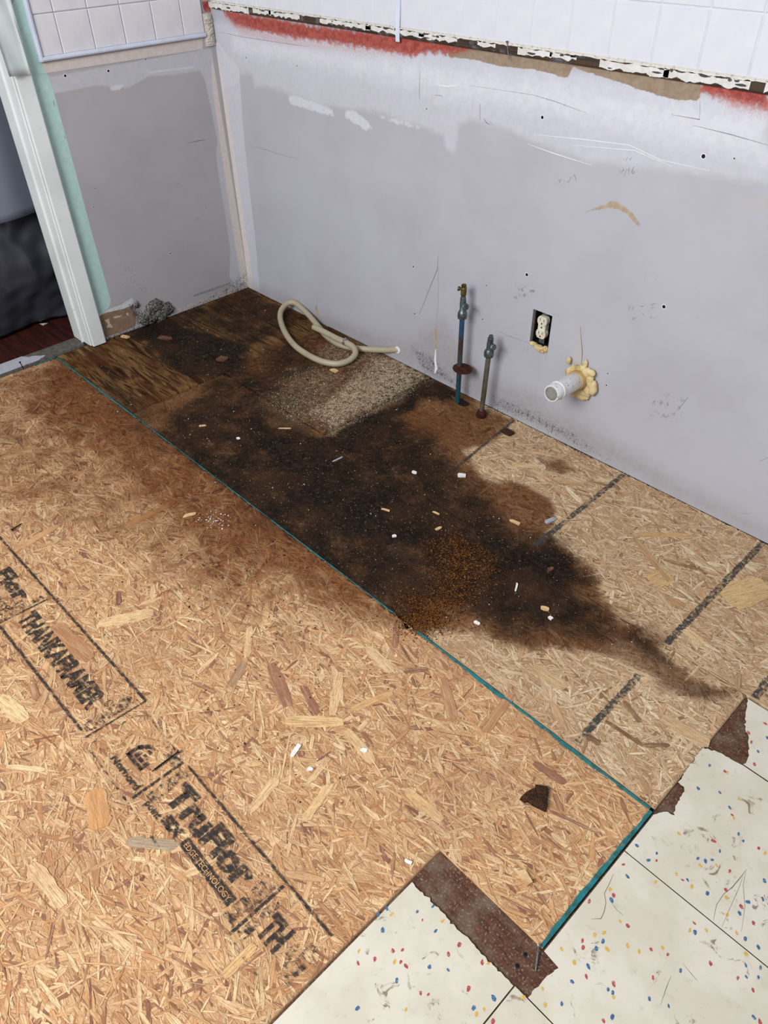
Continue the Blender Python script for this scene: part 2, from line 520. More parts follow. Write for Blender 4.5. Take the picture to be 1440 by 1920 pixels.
allk = lambda p_: np.ones(len(p_), bool)
NOTX, NOTY = 2.182, -1.177
nkeep = lambda p_: ~((p_[:, 0] > NOTX) & (p_[:, 1] < NOTY)) & ~((p_[:, 0] > 1.735) & (p_[:, 0] < 1.80) & (p_[:, 1] > -.852) & (np.abs(p_[:, 0] - 1.767) < .03 + .008))
xsN = np.unique(np.concatenate([rng_ax(-.02, NOTX, .012), rng_ax(NOTX, NX, .012)]))
ysN = np.unique(np.concatenate([rng_ax(-2.35, NOTY, .012), rng_ax(NOTY, SEAM - .003, .012)]))
pN = board('subfloor_panel', nkeep, xsN, ysN, -.0009, M_OSB, '#d0a478', 'large orange-tan strand board with black stamped lettering and teal edges', .018)
strands('wood_strands', [(-.018, NOTX, -2.35, NOTY), (-.018, NX - .001, NOTY, SEAM - .004)], 42000, PAL_N, pN, sizes=(.031, .0049))

pB = board('subfloor_panel', allk, rng_ax(.515, NX, .012), rng_ax(SEAM + .001, -.480, .012), -.0009, M_OSBF, '#c0a07a',
           'narrow strand board strip blackened by mould along the teal seam')
strands('wood_strands', [(1.05, NX - .001, SEAM + .002, -.481)], 9000, PAL_F, pB, sizes=(.031, .0049))
strands('wood_strands', [(.517, 1.06, SEAM + .002, -.481)], 1500, PAL_F, pB, sizes=(.02, .004))
pA = board('subfloor_panel', allk, rng_ax(1.052, 3.1, .012), rng_ax(-.478, .0, .012), -.0009, M_OSBF, '#c0a07a',
           'pale strand board along the back wall crossed by grey painted lines')
strands('wood_strands', [(1.053, 3.1, -.477, .0)], 15000, PAL_F, pA, sizes=(.031, .0049))
pM = board('subfloor_panel', lambda q_: q_[:, 0] < 1.046 + .012 * (fbm(q_, 25) - .5) * 2, rng_ax(.512, 1.058, .006), rng_ax(-.479, .0, .006), .0035, M_PART, '#8b6d4f',
           'dark particle board square covered in pale sawdust under the hose')
pP = board('subfloor_panel', allk, rng_ax(-.02, .508, .006), rng_ax(SEAM + .001, .0, .006), .0015, M_PLY, '#8a6540',
           'dark brown plywood piece in the corner beside the door casing')
box('subfloor_base', -.02, 3.1, -2.35, .02, -.06, -.0195, simple('subfloor_dark', '#1c120c', '#2c1c12'), floor)

# big single flakes that can be told apart


FZ = [.0007]


def flake(px0, px1, wpx, colr, parent):
    FZ[0] += .000018; zt = FZ[0]
    a = P(*px0)[:2]; b = P(*px1)[:2]; d = b - a; L_ = np.linalg.norm(d); d /= L_; nn = np.array([-d[1], d[0]])
    c0 = P((px0[0] + px1[0]) / 2, (px0[1] + px1[1]) / 2)
    wd = wpx * np.linalg.norm(c0 - CAM) / FPX * 1.25
    K = 8; V = []; G = []; sd = random.random() * 300
    for i in range(K + 1):
        t_ = i / K; wv = wd * (.55 if i in (0, K) else random.uniform(.85, 1.1))
        for sg in (-.5, .5):
            q = a + d * (L_ * t_ + random.uniform(-.03, .03) * L_ * (i in (0, K))) + nn * wv * sg
            V.append((q[0], q[1], zt)); G.append((L_ * t_, wv * sg + sd, sd))
    n0 = len(V); V += [(x, y, -.001) for x, y, _ in V]; G += G
    Fc = [(2 * i, 2 * i + 2, 2 * i + 3, 2 * i + 1) for i in range(K)]
    Fc += [(2 * i + 2, 2 * i, n0 + 2 * i, n0 + 2 * i + 2) for i in range(K)] + [(2 * i + 1, 2 * i + 3, n0 + 2 * i + 3, n0 + 2 * i + 1) for i in range(K)]
    Fc += [(0, 1, n0 + 1, n0), (2 * K + 1, 2 * K, n0 + 2 * K, n0 + 2 * K + 1)]
    o = mesh('wood_strand', V, Fc, M_OSB if parent is pN else M_OSBF, parent)
    vattr(o, 'guv', G); cattr(o, 'scol', np.tile(hexc(colr)[:3], (len(V), 1)))
    pv = np.array(V)[:, :2]
    stain_attrs(o, pv)


for a_, b_, w_, c_ in [((185, 1170), (290, 1148), 20, '#ecc995'), ((469, 1175), (462, 1233), 10, '#e9c492'), ((458, 1242), (431, 1287), 13, '#a58a6a'),
                       ((508, 1246), (540, 1325), 20, '#9a6b55'), ((537, 1352), (646, 1354), 18, '#e7c08a'), ((637, 1262), (623, 1342), 14, '#e8c491'),
                       ((567, 1287), (596, 1340), 11, '#96634e'), ((235, 1578), (334, 1586), 15, '#a89880'), ((176, 1480), (190, 1552), 30, '#d9a064'),
                       ((0, 1307), (48, 1352), 20, '#efd09c'), ((60, 1283), (68, 1311), 10, '#a06e4e'), ((103, 1172), (168, 1235), 22, '#b07e58'),
                       ((690, 1215), (735, 1260), 16, '#e7c596'), ((745, 1165), (740, 1215), 9, '#8a5c46'), ((650, 1370), (700, 1430), 16, '#e4be8c'),
                       ((520, 1460), (470, 1520), 14, '#ecc896'), ((660, 1330), (735, 1300), 12, '#d9ab76'), ((830, 1270), (850, 1350), 16, '#b98a66'),
                       ((960, 1300), (910, 1370), 14, '#b98a62'), ((1000, 1430), (1060, 1470), 12, '#8c614f'), ((760, 1480), (830, 1540), 15, '#e3bb86'),
                       ((620, 1470), (570, 1540), 13, '#e6c08c'), ((30, 1030), (110, 985), 10, '#d7a673'), ((240, 985), (330, 940), 11, '#c99463'),
                       ((0, 860), (60, 845), 9, '#dcb384'), ((350, 1640), (420, 1600), 14, '#e7c491'), ((60, 1620), (120, 1700), 18, '#ecca98'),
                       ((420, 1830), (480, 1770), 14, '#e2b982')]:
    flake(a_, b_, w_, c_, pN)
for a_, b_, w_, c_ in [((1358, 1122), (1438, 1098), 44, '#d9b57e'), ((1222, 1092), (1256, 1078), 30, '#d2ab74'), ((1200, 1001), (1300, 1006), 9, '#c9a06c'),
                       ((1190, 1010), (1255, 1090), 10, '#b48d64'), ((1245, 1050), (1310, 1068), 5, '#7a5a3c'), ((1260, 1125), (1282, 1140), 14, '#b4855a'),
                       ((1385, 960), (1430, 985), 12, '#cda878'), ((960, 870), (1010, 876), 11, '#d9bb8c'), ((1310, 1100), (1330, 1140), 9, '#c9a274'),
                       ((1270, 1170), (1320, 1210), 14, '#dcbb8c')]:
    flake(a_, b_, w_, c_, pA)
for a_, b_, w_, c_ in [((1135, 1352), (1205, 1398), 6, '#6f5138'), ((1205, 1398), (1255, 1397), 6, '#765740'), ((1100, 1380), (1125, 1395), 9, '#6a4c36'), ((1170, 1315), (1200, 1355), 7, '#7d5e44'),
                       ((1200, 1460), (1215, 1490), 12, '#b08a64'), ((1240, 1345), (1330, 1395), 20, '#cfae84'), ((1000, 1250), (1060, 1290), 18, '#cdab80')]:
    flake(a_, b_, w_, c_, pB)

# cut edges painted teal
tt_ = NT('teal_edge_paint', .6)
tc_ = tt_.mix(tt_.ss(tt_.noise(70, 5), .4, .68), '#1f7478', '#2c5450')
M_TEAL = tt_.done(tt_.mix(tt_.ss(tt_.noise(110, 5, .7), .56, .66, 0, .7), tc_, '#8a7656'))


def edge_strip(path, wmin, wmax, side, parent, z=.0016, step=.008, gaps=()):
    path = np.array(path); V = []; 
    for a, b in zip(path[:-1], path[1:]):
        L_ = np.linalg.norm(b - a); n = max(2, int(L_ / step)); d = (b - a) / L_; nn = np.array([-d[1], d[0]]) * side
        for i in range(n + 1):
            q = a + (b - a) * i / n
            wv = wmin + (wmax - wmin) * float(fbm(np.array([q]), 45)[0]) ** 1.0
            for g0, g1 in gaps:
                if g0 < q[0] < g1: wv = .0003
            V += [(q[0], q[1], z), (q[0] + nn[0] * wv, q[1] + nn[1] * wv, z), (q[0], q[1], -.016)]
    Fc = []
    for i in range(len(V) // 3 - 1):
        Fc += [(3 * i, 3 * i + 3, 3 * i + 4, 3 * i + 1), (3 * i, 3 * i + 2, 3 * i + 5, 3 * i + 3)]
    return mesh('teal_edge', V, Fc, M_TEAL, parent)


edge_strip([(-.02, SEAM - .0028), (.55, SEAM - .0028)], .003, .009, -1, pN)
edge_strip([(.55, SEAM - .0028), (1.732, SEAM - .0028)], .0005, .006, -1, pN)
edge_strip([(1.803, SEAM - .0028), (NX + .0003, SEAM - .0028)], .002, .012, -1, pN)
edge_strip([(NX + .0004, SEAM - .0028), (NX + .0004, NOTY)], .004, .012, -1, pN)
edge_strip([(-.0203, -.93), (-.0203, SEAM - .0028)], .002, .012, -1, pN)

# grey lines painted across the boards
tl = NT('grey_line_paint', .8)
nl = tl.noise(160, 4, .7)
tl.alpha(tl.ss(tl.math('ADD', nl, tl.math('MULTIPLY', tl.noise(18, 3), .5)), .58, .86, 0, .9))
M_LINE = tl.done('#3b3b3d')


def painted_line(a, b, wd, parent):
    a = np.array(a); b = np.array(b); L_ = np.linalg.norm(b - a); n = int(L_ / .004); d = (b - a) / L_; nn = np.array([-d[1], d[0]])
    V = []
    for i in range(n + 1):
        q = a + d * L_ * i / n; w1, w2 = (wd * random.uniform(.36, .56) for _ in range(2))
        V += [(*(q + nn * w1), .0018), (*(q - nn * w2), .0018)]
    mesh('painted_line', V, [(2 * i, 2 * i + 2, 2 * i + 3, 2 * i + 1) for i in range(n)], M_LINE, parent)


painted_line((1.811, -.008), (1.816, -.425), .016, pA)
painted_line((2.219, -.004), (2.219, -.475), .017, pA)
painted_line((1.415, -.01), (1.452, -.33), .010, pA)
painted_line((2.423, -.36), (2.423, -.476), .018, pA)
painted_line((2.224, -.595), (2.226, -.825), .016, pB)

# ---------------------------------------------------------------- stamped lettering on the near board
ti = NT('stamp_ink', .8)
ico = ti.scale(ti.co, (60, 420, 60))
ink = ti.math('ADD', ti.math('MULTIPLY', ti.noise(1, 4, .7, ico), .7), ti.math('MULTIPLY', ti.noise(130, 3, .6), .45))
ti.alpha(ti.ss(ink, .44, .62, 0, .90))
M_INK = ti.done('#2c2a2a')
tf = NT('stamp_ink_faint', .8)
ink2 = tf.math('ADD', tf.math('MULTIPLY', tf.noise(1, 4, .7, tf.scale(tf.co, (60, 420, 60))), .7), tf.math('MULTIPLY', tf.noise(110, 3, .6), .45))
tf.alpha(tf.ss(ink2, .56, .68, 0, .9))
M_INKF = tf.done('#26262a')
ZI = .0021


def word(txt, x0, x1, y0, y1, mat, off=.02, name='stamped_word', z=ZI):
    cu = bpy.data.curves.new('t', 'FONT'); cu.body = txt; cu.offset = off; cu.resolution_u = 3
    ob = bpy.data.objects.new('t', cu); COL.objects.link(ob)
    bpy.context.view_layer.update()
    dg = bpy.context.evaluated_depsgraph_get()
    me = bpy.data.meshes.new_from_object(ob.evaluated_get(dg))
    bpy.data.objects.remove(ob)
    co = np.zeros(len(me.vertices) * 3, np.float32); me.vertices.foreach_get('co', co); co = co.reshape(-1, 3)
    mn, mx = co.min(0), co.max(0)
    co[:, 0] = x0 + (co[:, 0] - mn[0]) / (mx[0] - mn[0]) * (x1 - x0)
    co[:, 1] = y0 + (co[:, 1] - mn[1]) / (mx[1] - mn[1]) * (y1 - y0)
    co[:, 2] = z
    me.vertices.foreach_set('co', co.ravel()); me.update()
    me.name = name; me.materials.clear(); me.materials.append(mat)
    o = bpy.data.objects.new(name, me); COL.objects.link(o); o.parent = pN
    return o


def ink_rule(a, b, wd, mat, name='stamped_rule'):
    a = np.array(a); b = np.array(b); d = (b - a) / np.linalg.norm(b - a); nn = np.array([-d[1], d[0]]) * wd / 2
    V = [(*(a + nn), ZI), (*(a - nn), ZI), (*(b - nn), ZI), (*(b + nn), ZI)]
    return mesh(name, V, [(0, 1, 2, 3)], mat, pN)


word('Flor', .93, 1.066, -1.466, -1.424, M_INK, .06)
word('TECHNOLOGY', .86, 1.075, -1.500, -1.484, M_INK, .02)
word('THANKAFRAMER', 1.118, 1.470, -1.490, -1.442, M_INK, .05)
word('\u00ae', 1.478, 1.492, -1.458, -1.438, M_INK, .02)
word('TruFlor', 1.752, 1.992, -1.480, -1.428, M_INK, .055)
word('Norbord', 1.606, 1.702, -1.511, -1.496, M_INK, .045)
word('point', 1.737, 1.782, -1.516, -1.498, M_INK, .04)
word('SIX', 1.786, 1.843, -1.508, -1.486, M_INK, .07)
word('TH', 2.064, 2.112, -1.497, -1.450, M_INK, .06)
word('A', 2.116, 2.142, -1.497, -1.452, M_INKF, .03)
# dark box with the letters left bare
mesh('stamped_box', [(1.850, -1.507, ZI), (2.000, -1.507, ZI), (2.000, -1.487, ZI), (1.850, -1.487, ZI)], [(0, 1, 2, 3)], M_INK, pN)
M_BARE = simple('bare_letters', '#d8a873', '#b98655', 120)
word('EDGE TECHNOLOGY', 1.858, 1.993, -1.502, -1.492, M_BARE, .0, z=ZI + .0003)
# tree-shaped emblem: block with a notched double chevron
ex0, ex1, ey0, ey1 = 1.618, 1.672, -1.483, -1.437


def em(pts): return [(ex0 + (ex1 - ex0) * u, ey0 + (ey1 - ey0) * v, ZI) for u, v in pts]


for pts in ([(0, 0), (.16, 0), (.16, .62), (0, .62)], [(0, 0), (1, 0), (1, .16), (0, .16)], [(.84, 0), (1, 0), (1, .5), (.84, .5)],
            [(.0, .60), (.28, 1), (.42, .86), (.20, .52)], [(.28, 1), (.42, .86), (.66, .98), (.58, 1.08)], [(.26, .24), (.42, .24), (.42, .62), (.26, .5)],
            [(.50, .24), (.72, .24), (.72, .38), (.50, .38)], [(.50, .48), (.80, .48), (.74, .62), (.50, .62)], [(.46, .70), (.70, .72), (.62, .86), (.46, .82)]):
    mesh('stamped_emblem', em(pts), [(0, 1, 2, 3)], M_INK, pN)
ink_rule((.80, -1.397), (1.535, -1.389), .006, M_INK)
ink_rule((.80, -1.528), (1.506, -1.520), .006, M_INK)
ink_rule((1.527, -1.524), (1.535, -1.389), .004, M_INK)
ink_rule((1.548, -1.524), (1.552, -1.389), .0025, M_INKF)
ink_rule((1.101, -1.522), (1.107, -1.404), .005, M_INK)
ink_rule((1.712, -1.521), (1.714, -1.411), .006, M_INK)
ink_rule((2.038, -1.529), (2.039, -1.417), .006, M_INK)
ink_rule((1.735, -1.409), (2.158, -1.410), .005, M_INK)
ink_rule((1.56, -1.405), (1.735, -1.409), .003, M_INKF)
ink_rule((1.56, -1.53), (1.83, -1.535), .004, M_INKF)
ink_rule((2.045, -1.531), (2.12, -1.533), .004, M_INKF)
for x0, x1, y0, y1 in ((1.085, 1.100, -1.52, -1.41), (1.495, 1.522, -1.515, -1.40), (2.005, 2.034, -1.520, -1.43), (1.725, 1.748, -1.50, -1.415), (2.045, 2.062, -1.52, -1.44), (1.66, 1.71, -1.43, -1.412), (2.142, 2.165, -1.51, -1.44), (1.06, 1.084, -1.51, -1.45)):
    zs = ZI + .0002
    mesh('stamped_smudge', [(x0, y0, zs), (x1, y0, zs), (x1, y1, zs), (x0, y1, zs)], [(0, 1, 2, 3)], M_INKF, pN)

# ---------------------------------------------------------------- old floor: brown underlayment and vinyl tiles
tu = NT('brown_underlayment', .65)
uco = tu.scale(tu.co, (14, 260, 14))
uc = tu.mix(tu.ss(tu.noise(1, 4, .6, uco), .4, .65), '#5c3722', '#3f281c')
uc = tu.mix(tu.ss(tu.noise(22, 5, .65), .42, .66, 0, .85), uc, '#6e5b4a')
uc = tu.mix(tu.ss(tu.noise(260, 3), .55, .72, 0, .6), uc, '#a3917c')
tu.bump(tu.noise(200, 4), .001, .6)
M_UND = tu.done(uc)
und = prism('underlayment', [(NOTX + .002, -2.35), (3.1, -2.35), (3.1, -.4815), (2.4095, -.4815), (2.4095, -1.178), (NOTX + .002, -1.178)], -.018, -.0048, M_UND, floor)
und['label'] = 'brown wood underlayment exposed in the gaps beside the vinyl tiles'

tv = NT('vinyl_tile', .42, .4)
vc = tv.mix(tv.ss(tv.noise(9, 5, .6), .38, .64), '#cdc4b0', '#d6cfbd')
vc = tv.mix(tv.ss(tv.noise(45, 6, .7), .54, .78, 0, .45), vc, '#ab9c84')
vo = tv.noise(26, 6, .72, None, 1.2)
vc = tv.mix(tv.math('MULTIPLY', tv.ss(vo, .58, .66, 0, .8), tv.ss(tv.noise(6.2, 3), .48, .56)), vc, '#6e5238')
ve = tv.vor(9, tv.noise(3, 3, .5, None, 0, 1), 'DISTANCE_TO_EDGE')
tv.bump(tv.noise(60, 4), .0006, .3)
M_VIN = tv.done(vc, tv.ss(vo, .5, .7, .38, .7))
M_VSIDE = simple('tile_edge', '#5a4a3c', '#2a211b', 90)


def chips_mat():
    t = NT('colour_chips', .5, .4)
    c = t.attr('scol', 'Color')
    c = t.mix(t.ss(t.noise(300, 4, .7), .5, .7, 0, .45), c, '#e4dece')
    return t.done(c)


M_CHIP = chips_mat()
Z4 = lambda x, y: (1000 + x / 3.2727, 1260 + y / 3.2727)
Z5 = lambda x, y: (960 + x / 3.0, 1560 + y / 3.0)
Z3 = lambda x, y: (640 + x / 3.13, 1500 + y / 3.13)
TX0, TX1, TX2, TX3 = 2.4105, 2.715, 3.02, 3.1
TY0, TY1, TY2, TY3, TY4 = -.6385, -.9465, -1.2515, -1.5565, -1.862
g_ = .0009


def ragged(poly, amp=.0012, step=.005, edges=()):
    out = []
    n = len(poly)
    for i in range(n):
        a = np.array(poly[i]); b = np.array(poly[(i + 1) % n]); out.append(tuple(a))
        if i in edges:
            L_ = np.linalg.norm(b - a); k = int(L_ / step)
            for j in range(1, k):
                q = a + (b - a) * j / k + rng.normal(0, amp, 2); out.append(tuple(q))
    return out


tiles = {}


def vinyl(key, poly, edges=(), label=None):
    o = prism('vinyl_tile', ragged(poly, edges=edges), -.0045, .0, M_VIN, floor)
    o.data.materials.append(M_VSIDE)
    for f_ in o.data.polygons:
        if abs(f_.normal.z) < .5: f_.material_index = 1
    if label: o['label'] = label
    tiles[key] = o
    return o


fl = lambda q: tuple(P(*q)[:2])
brk1 = [fl(Z4(*q)) for q in [(738, 875), (800, 858), (868, 880), (872, 820), (910, 760), (925, 705), (888, 675), (1000, 512), (1040, 465), (1130, 490), (1220, 540)]]
vinyl('t1', brk1 + [(fl(Z4(1288, 570))[0], TY0 - g_), (TX1 - g_, TY0 - g_), (TX1 - g_, TY1 + g_), (TX0 + .002, TY1 + g_)], edges=range(0, 10), label='vinyl tile with its upper left corner broken away')
brk0 = [fl(Z4(*q)) for q in [(1240, 185), (1300, 350), (1322, 400), (1326, 470), (1312, 540), (1288, 566)]]
vinyl('t0', [(2.413, -.486)] + brk0[1:] + [(TX2, TY0 + g_), (TX2, -.486)], edges=range(0, 5))
rec = [fl(Z5(*q)) for q in [(192, 682), (262, 765), (215, 800), (180, 828), (150, 870), (92, 928)]]
vinyl('t2', [(TX0 + .002, TY1 - g_)] + [(TX0 + .002, rec[0][1])] + rec[1:5] + [(rec[5][0], TY2 + g_), (TX1 - g_, TY2 + g_), (TX1 - g_, TY1 - g_)], edges=(2, 3, 4, 5), label='vinyl tile beside the brown notch, second from the broken corner')
e1 = fl(Z3(415, 482)); e2 = fl(Z3(1010, 1090))
vinyl('t3', [(NOTX + .006, e1[1]), e1, e2, (TX0 - .0015, TY3 + g_), (NOTX + .006, TY3 + g_)], edges=(1,), label='vinyl tile at the bottom edge between the stamped board and the notch')
vinyl('t4', [(TX0 + g_, TY2 - g_), (TX1 - g_, TY2 - g_), (TX1 - g_, TY3 + g_), (TX0 + g_, TY3 + g_)])
vinyl('t5', [(TX1 + g_, TY0 - g_), (TX2, TY0 - g_), (TX2, TY1 + g_), (TX1 + g_, TY1 + g_)])
vinyl('t6', [(TX1 + g_, TY1 - g_), (TX2, TY1 - g_), (TX2, TY2 + g_), (TX1 + g_, TY2 + g_)])
vinyl('t7', [(NOTX + .006, TY3 - g_), (TX0 - .0015, TY3 - g_), (TX0 - .0015, TY4), (NOTX + .006, TY4)])
vinyl('t8', [(TX0 + g_, TY3 - g_), (TX1 - g_, TY3 - g_), (TX1 - g_, TY4), (TX0 + g_, TY4)])
vinyl('t9', [(TX1 + g_, TY2 - g_), (TX2, TY2 - g_), (TX2, TY3 + g_), (TX1 + g_, TY3 + g_)])

R_, B_, Y_ = '#a94343', '#34608a', '#cfa63f'
CH = {'t1': (Z4, [(1082, 574, B_), (1192, 618, Y_), (1175, 610, R_), (1012, 714, B_), (1145, 740, B_), (1262, 776, Y_), (1205, 832, B_), (1222, 878, R_), (1230, 895, Y_), (893, 992, Y_), (1260, 993, B_), (1288, 1037, B_), (1106, 1037, R_), (1383, 1082, R_), (1422, 1112, Y_), (1144, 1100, B_), (1010, 1144, B_), (1055, 1160, B_), (1097, 1153, B_), (757, 1112, B_), (705, 1155, B_), (756, 1157, R_), (635, 1066, B_)]),
      't1b': (Z5, [(1057, 190, Y_), (1152, 190, Y_), (1225, 220, R_), (925, 237, Y_), (960, 270, R_), (988, 271, B_), (1010, 308, Y_), (1100, 346, B_), (1203, 326, R_), (1205, 368, Y_), (1327, 393, B_), (1290, 420, R_), (1280, 456, B_), (1211, 468, Y_), (1265, 570, Y_), (1410, 377, B_), (1420, 275, B_), (1387, 650, B_), (1387, 92, R_), (1357, 512, R_), (1313, 600, B_), (1318, 688, Y_)]),
      't2': (Z5, [(625, 183, R_), (648, 248, B_), (808, 281, Y_), (551, 324, Y_), (571, 357, R_), (560, 384, B_), (434, 390, R_), (608, 502, Y_), (650, 527, R_), (1026, 512, R_), (1000, 552, Y_), (1028, 563, B_), (1094, 552, Y_), (467, 578, Y_), (518, 568, Y_), (397, 611, R_), (512, 612, B_), (400, 650, R_), (474, 656, B_), (536, 660, Y_), (650, 640, Y_), (782, 660, R_), (846, 650, Y_), (715, 672, Y_), (876, 690, R_), (280, 660, Y_), (350, 735, Y_), (429, 756, B_), (417, 812, R_), (338, 843, B_), (793, 818, R_), (948, 780, B_), (1118, 740, R_), (172, 882, Y_), (188, 972, Y_), (280, 968, B_), (541, 886, B_), (566, 905, B_), (572, 930, Y_), (572, 856, R_), (772, 936, B_), (881, 980, B_), (564, 1040, B_), (514, 1062, R_), (1270, 822, R_), (1318, 815, B_), (1386, 817, B_), (1398, 765, B_), (1354, 888, R_), (1360, 1043, B_), (1395, 1070, R_), (1314, 748, B_)]),
      't3': (Z3, [(267, 636, B_), (217, 672, B_), (296, 670, Y_), (445, 655, B_), (476, 705, R_), (539, 623, B_), (593, 710, Y_), (553, 768, B_), (243, 765, B_), (692, 848, R_), (358, 880, R_), (302, 887, R_), (102, 886, Y_), (197, 933, R_), (98, 958, R_), (348, 950, R_), (380, 975, R_), (312, 950, Y_), (628, 906, R_), (517, 980, B_), (627, 997, B_), (827, 953, R_), (862, 960, Y_), (326, 1060, B_), (466, 1133, R_), (511, 1142, R_), (746, 1107, R_), (893, 1163, B_), (380, 1228, Y_), (95, 1223, B_), (838, 1228, Y_), (792, 1258, Y_), (778, 1220, B_)]),
      't4': (Z3, [(1067, 1158, Y_), (890, 1300, R_)]),
      't0': (Z4, [(1320, 373, R_), (1338, 430, R_), (1379, 488, B_), (1355, 565, R_), (1425, 318, R_), (1436, 404, B_)])}
extra = {'t5': 22, 't6': 22, 't4': 14, 't7': 14, 't8': 20, 't9': 18}


def chips(key, pts):
    V = []; Fc = []; C_ = []; done_ = []
    for x, y, c in pts:
        if any((x - a) ** 2 + (y - b) ** 2 < .004 ** 2 for a, b in done_): continue
        done_.append((x, y))
        n = random.choice((5, 6, 7)); rx = random.uniform(.0030, .0048); ry = rx * random.uniform(.5, .75); a0 = 2.2 + random.gauss(0, .5); k = len(V)
        for i in range(n):
            a = 2 * math.pi * i / n; r_ = random.uniform(.8, 1.25)
            u, v = math.cos(a) * rx * r_, math.sin(a) * ry * r_
            V.append((x + u * math.cos(a0) - v * math.sin(a0), y + u * math.sin(a0) + v * math.cos(a0), .0002 + .000004 * len(done_))); C_.append(hexc(c)[:3])
        Fc.append(tuple(range(k, k + n)))
    o = mesh('colour_chips', V, Fc, M_CHIP, tiles[key]); cattr(o, 'scol', C_)
    tag(o, kind='stuff')


acc = {}
for k, (zf, L) in CH.items():
    for x, y, c in L:
        q = P(*zf(x, y)); acc.setdefault('t1' if k == 't1b' else k, []).append((q[0], q[1], c))
for k, n in extra.items():
    vs = np.array([v.co[:2] for v in tiles[k].data.vertices]); mn, mx = vs.min(0) + .01, vs.max(0) - .01
    for _ in range(n):
        acc.setdefault(k, []).append((random.uniform(mn[0], mx[0]), random.uniform(mn[1], mx[1]), random.choice((R_, B_, Y_))))
for k, L in acc.items(): chips(k, L)

# hairline cracks in the tiles
M_CRACK = simple('crack_dark', '#4d443c', '#6d6357', 80)


def ribbon(pts, wd, mat, name, parent, M, lift=.0004):
    pts = np.array(pts, float); V = []
    for i in range(len(pts)):
        d = pts[min(i + 1, len(pts) - 1)] - pts[max(i - 1, 0)]; d /= np.linalg.norm(d) + 1e-12; nn = np.array([-d[1], d[0]])
        wv = wd * (.35 if i in (0, len(pts) - 1) else random.uniform(.7, 1.3)) / 2
        V += [M(*(pts[i] + nn * wv), lift), M(*(pts[i] - nn * wv), lift)]
    return mesh(name, V, [(2 * i, 2 * i + 2, 2 * i + 3, 2 * i + 1) for i in range(len(pts) - 1)], mat, parent)


flr = lambda u, v, wv: (u, v, wv)
for key, L, wd in [('t1', [(1320, 210), (1290, 250), (1240, 310), (1190, 350), (1150, 410), (1132, 498)], .0009), ('t1', [(1300, 250), (1270, 330), (1220, 440), (1180, 535)], .0006), ('t1', [(1315, 225), (1300, 300), (1310, 420), (1290, 560)], .0005),
                   ('t2', [(570, 235), (548, 290), (520, 345), (528, 400), (518, 450), (500, 488), (445, 490)], .0009), ('t2', [(895, 810), (870, 870), (835, 975)], .0006), ('t2', [(560, 400), (590, 440), (625, 470)], .0006), ('t2', [(960, 740), (1010, 800), (1045, 840)], .0005)]:
    ribbon(F2([Z5(*q) for q in L]), wd, M_CRACK, 'crack', tiles[key], flr)

# =================================================================== WALLS
def wall_mat(name, base, layers, specks=(), bumpd=.0006):
    t = NT(name, .78, .2)
    n_f = t.noise(55, 5, .65); n_m = t.noise(16, 4, .6); n_x = t.noise(220, 4, .7)
    c = t.mix(t.ss(t.noise(3.5, 5, .6), .35, .7), base[0], base[1])
    c = t.mix(t.ss(n_x, .66, .78, 0, .25), c, '#6e6a6c')
    for (a, col, col2, amp, fine, soft, k) in layers:
        nz = t.math('MULTIPLY', t.math('SUBTRACT', n_f if fine == 1 else (n_x if fine == 2 else n_m), .5), amp)
        f_ = t.math('MULTIPLY', t.ss(t.math('ADD', t.attr(a), nz), -soft, soft), k)
        cc = t.mix(t.ss(n_f, .35, .65), col, col2)
        c = t.mix(f_, c, cc)
    for (a, col, lo, hi, sc_, k) in specks:
        s_ = t.noise(sc_, 6, .72)
        f_ = t.math('MULTIPLY', t.ss(t.math('ADD', s_, t.math('MULTIPLY', t.attr(a), .30)), lo, hi), t.math('MULTIPLY', t.ss(t.attr(a), .02, .5), k))
        c = t.mix(f_, c, col)
    st = t.noise(1, 4, .6, t.scale(t.co, (5, 5, 60)))
    t.bump(t.math('ADD', t.math('ADD', n_f, t.math('MULTIPLY', n_m, 1.5)), t.math('MULTIPLY', st, 1.5)), bumpd, .4)
    return t.done(c)


def wall_grid(name, us, vs, M, mat, hole=None, parent=None):
    nu, nv = len(us), len(vs)
    U, W = np.meshgrid(us, vs, indexing='ij'); p = np.stack([U.ravel(), W.ravel()], 1)
    i, j = np.meshgrid(np.arange(nu - 1), np.arange(nv - 1), indexing='ij'); i = i.ravel(); j = j.ravel()
    kp = np.ones(len(i), bool)
    if hole:
        mu = (us[i] + us[i + 1]) / 2; mv = (vs[j] + vs[j + 1]) / 2
        kp = ~((mu > hole[0]) & (mu < hole[1]) & (mv > hole[2]) & (mv < hole[3]))
    q = np.stack([i * nv + j, (i + 1) * nv + j, (i + 1) * nv + j + 1, i * nv + j + 1], 1)[kp]
    V = np.array([M(a, b, 0) for a, b in p])
    o = quads_np(name, V, q, mat, parent)
    return o, p


bw = lambda u, v, wv: (u, -wv, v)          # back wall: u = x, v = z, w into the room
lw = lambda u, v, wv: (wv, u, v)           # left wall: u = y, v = z

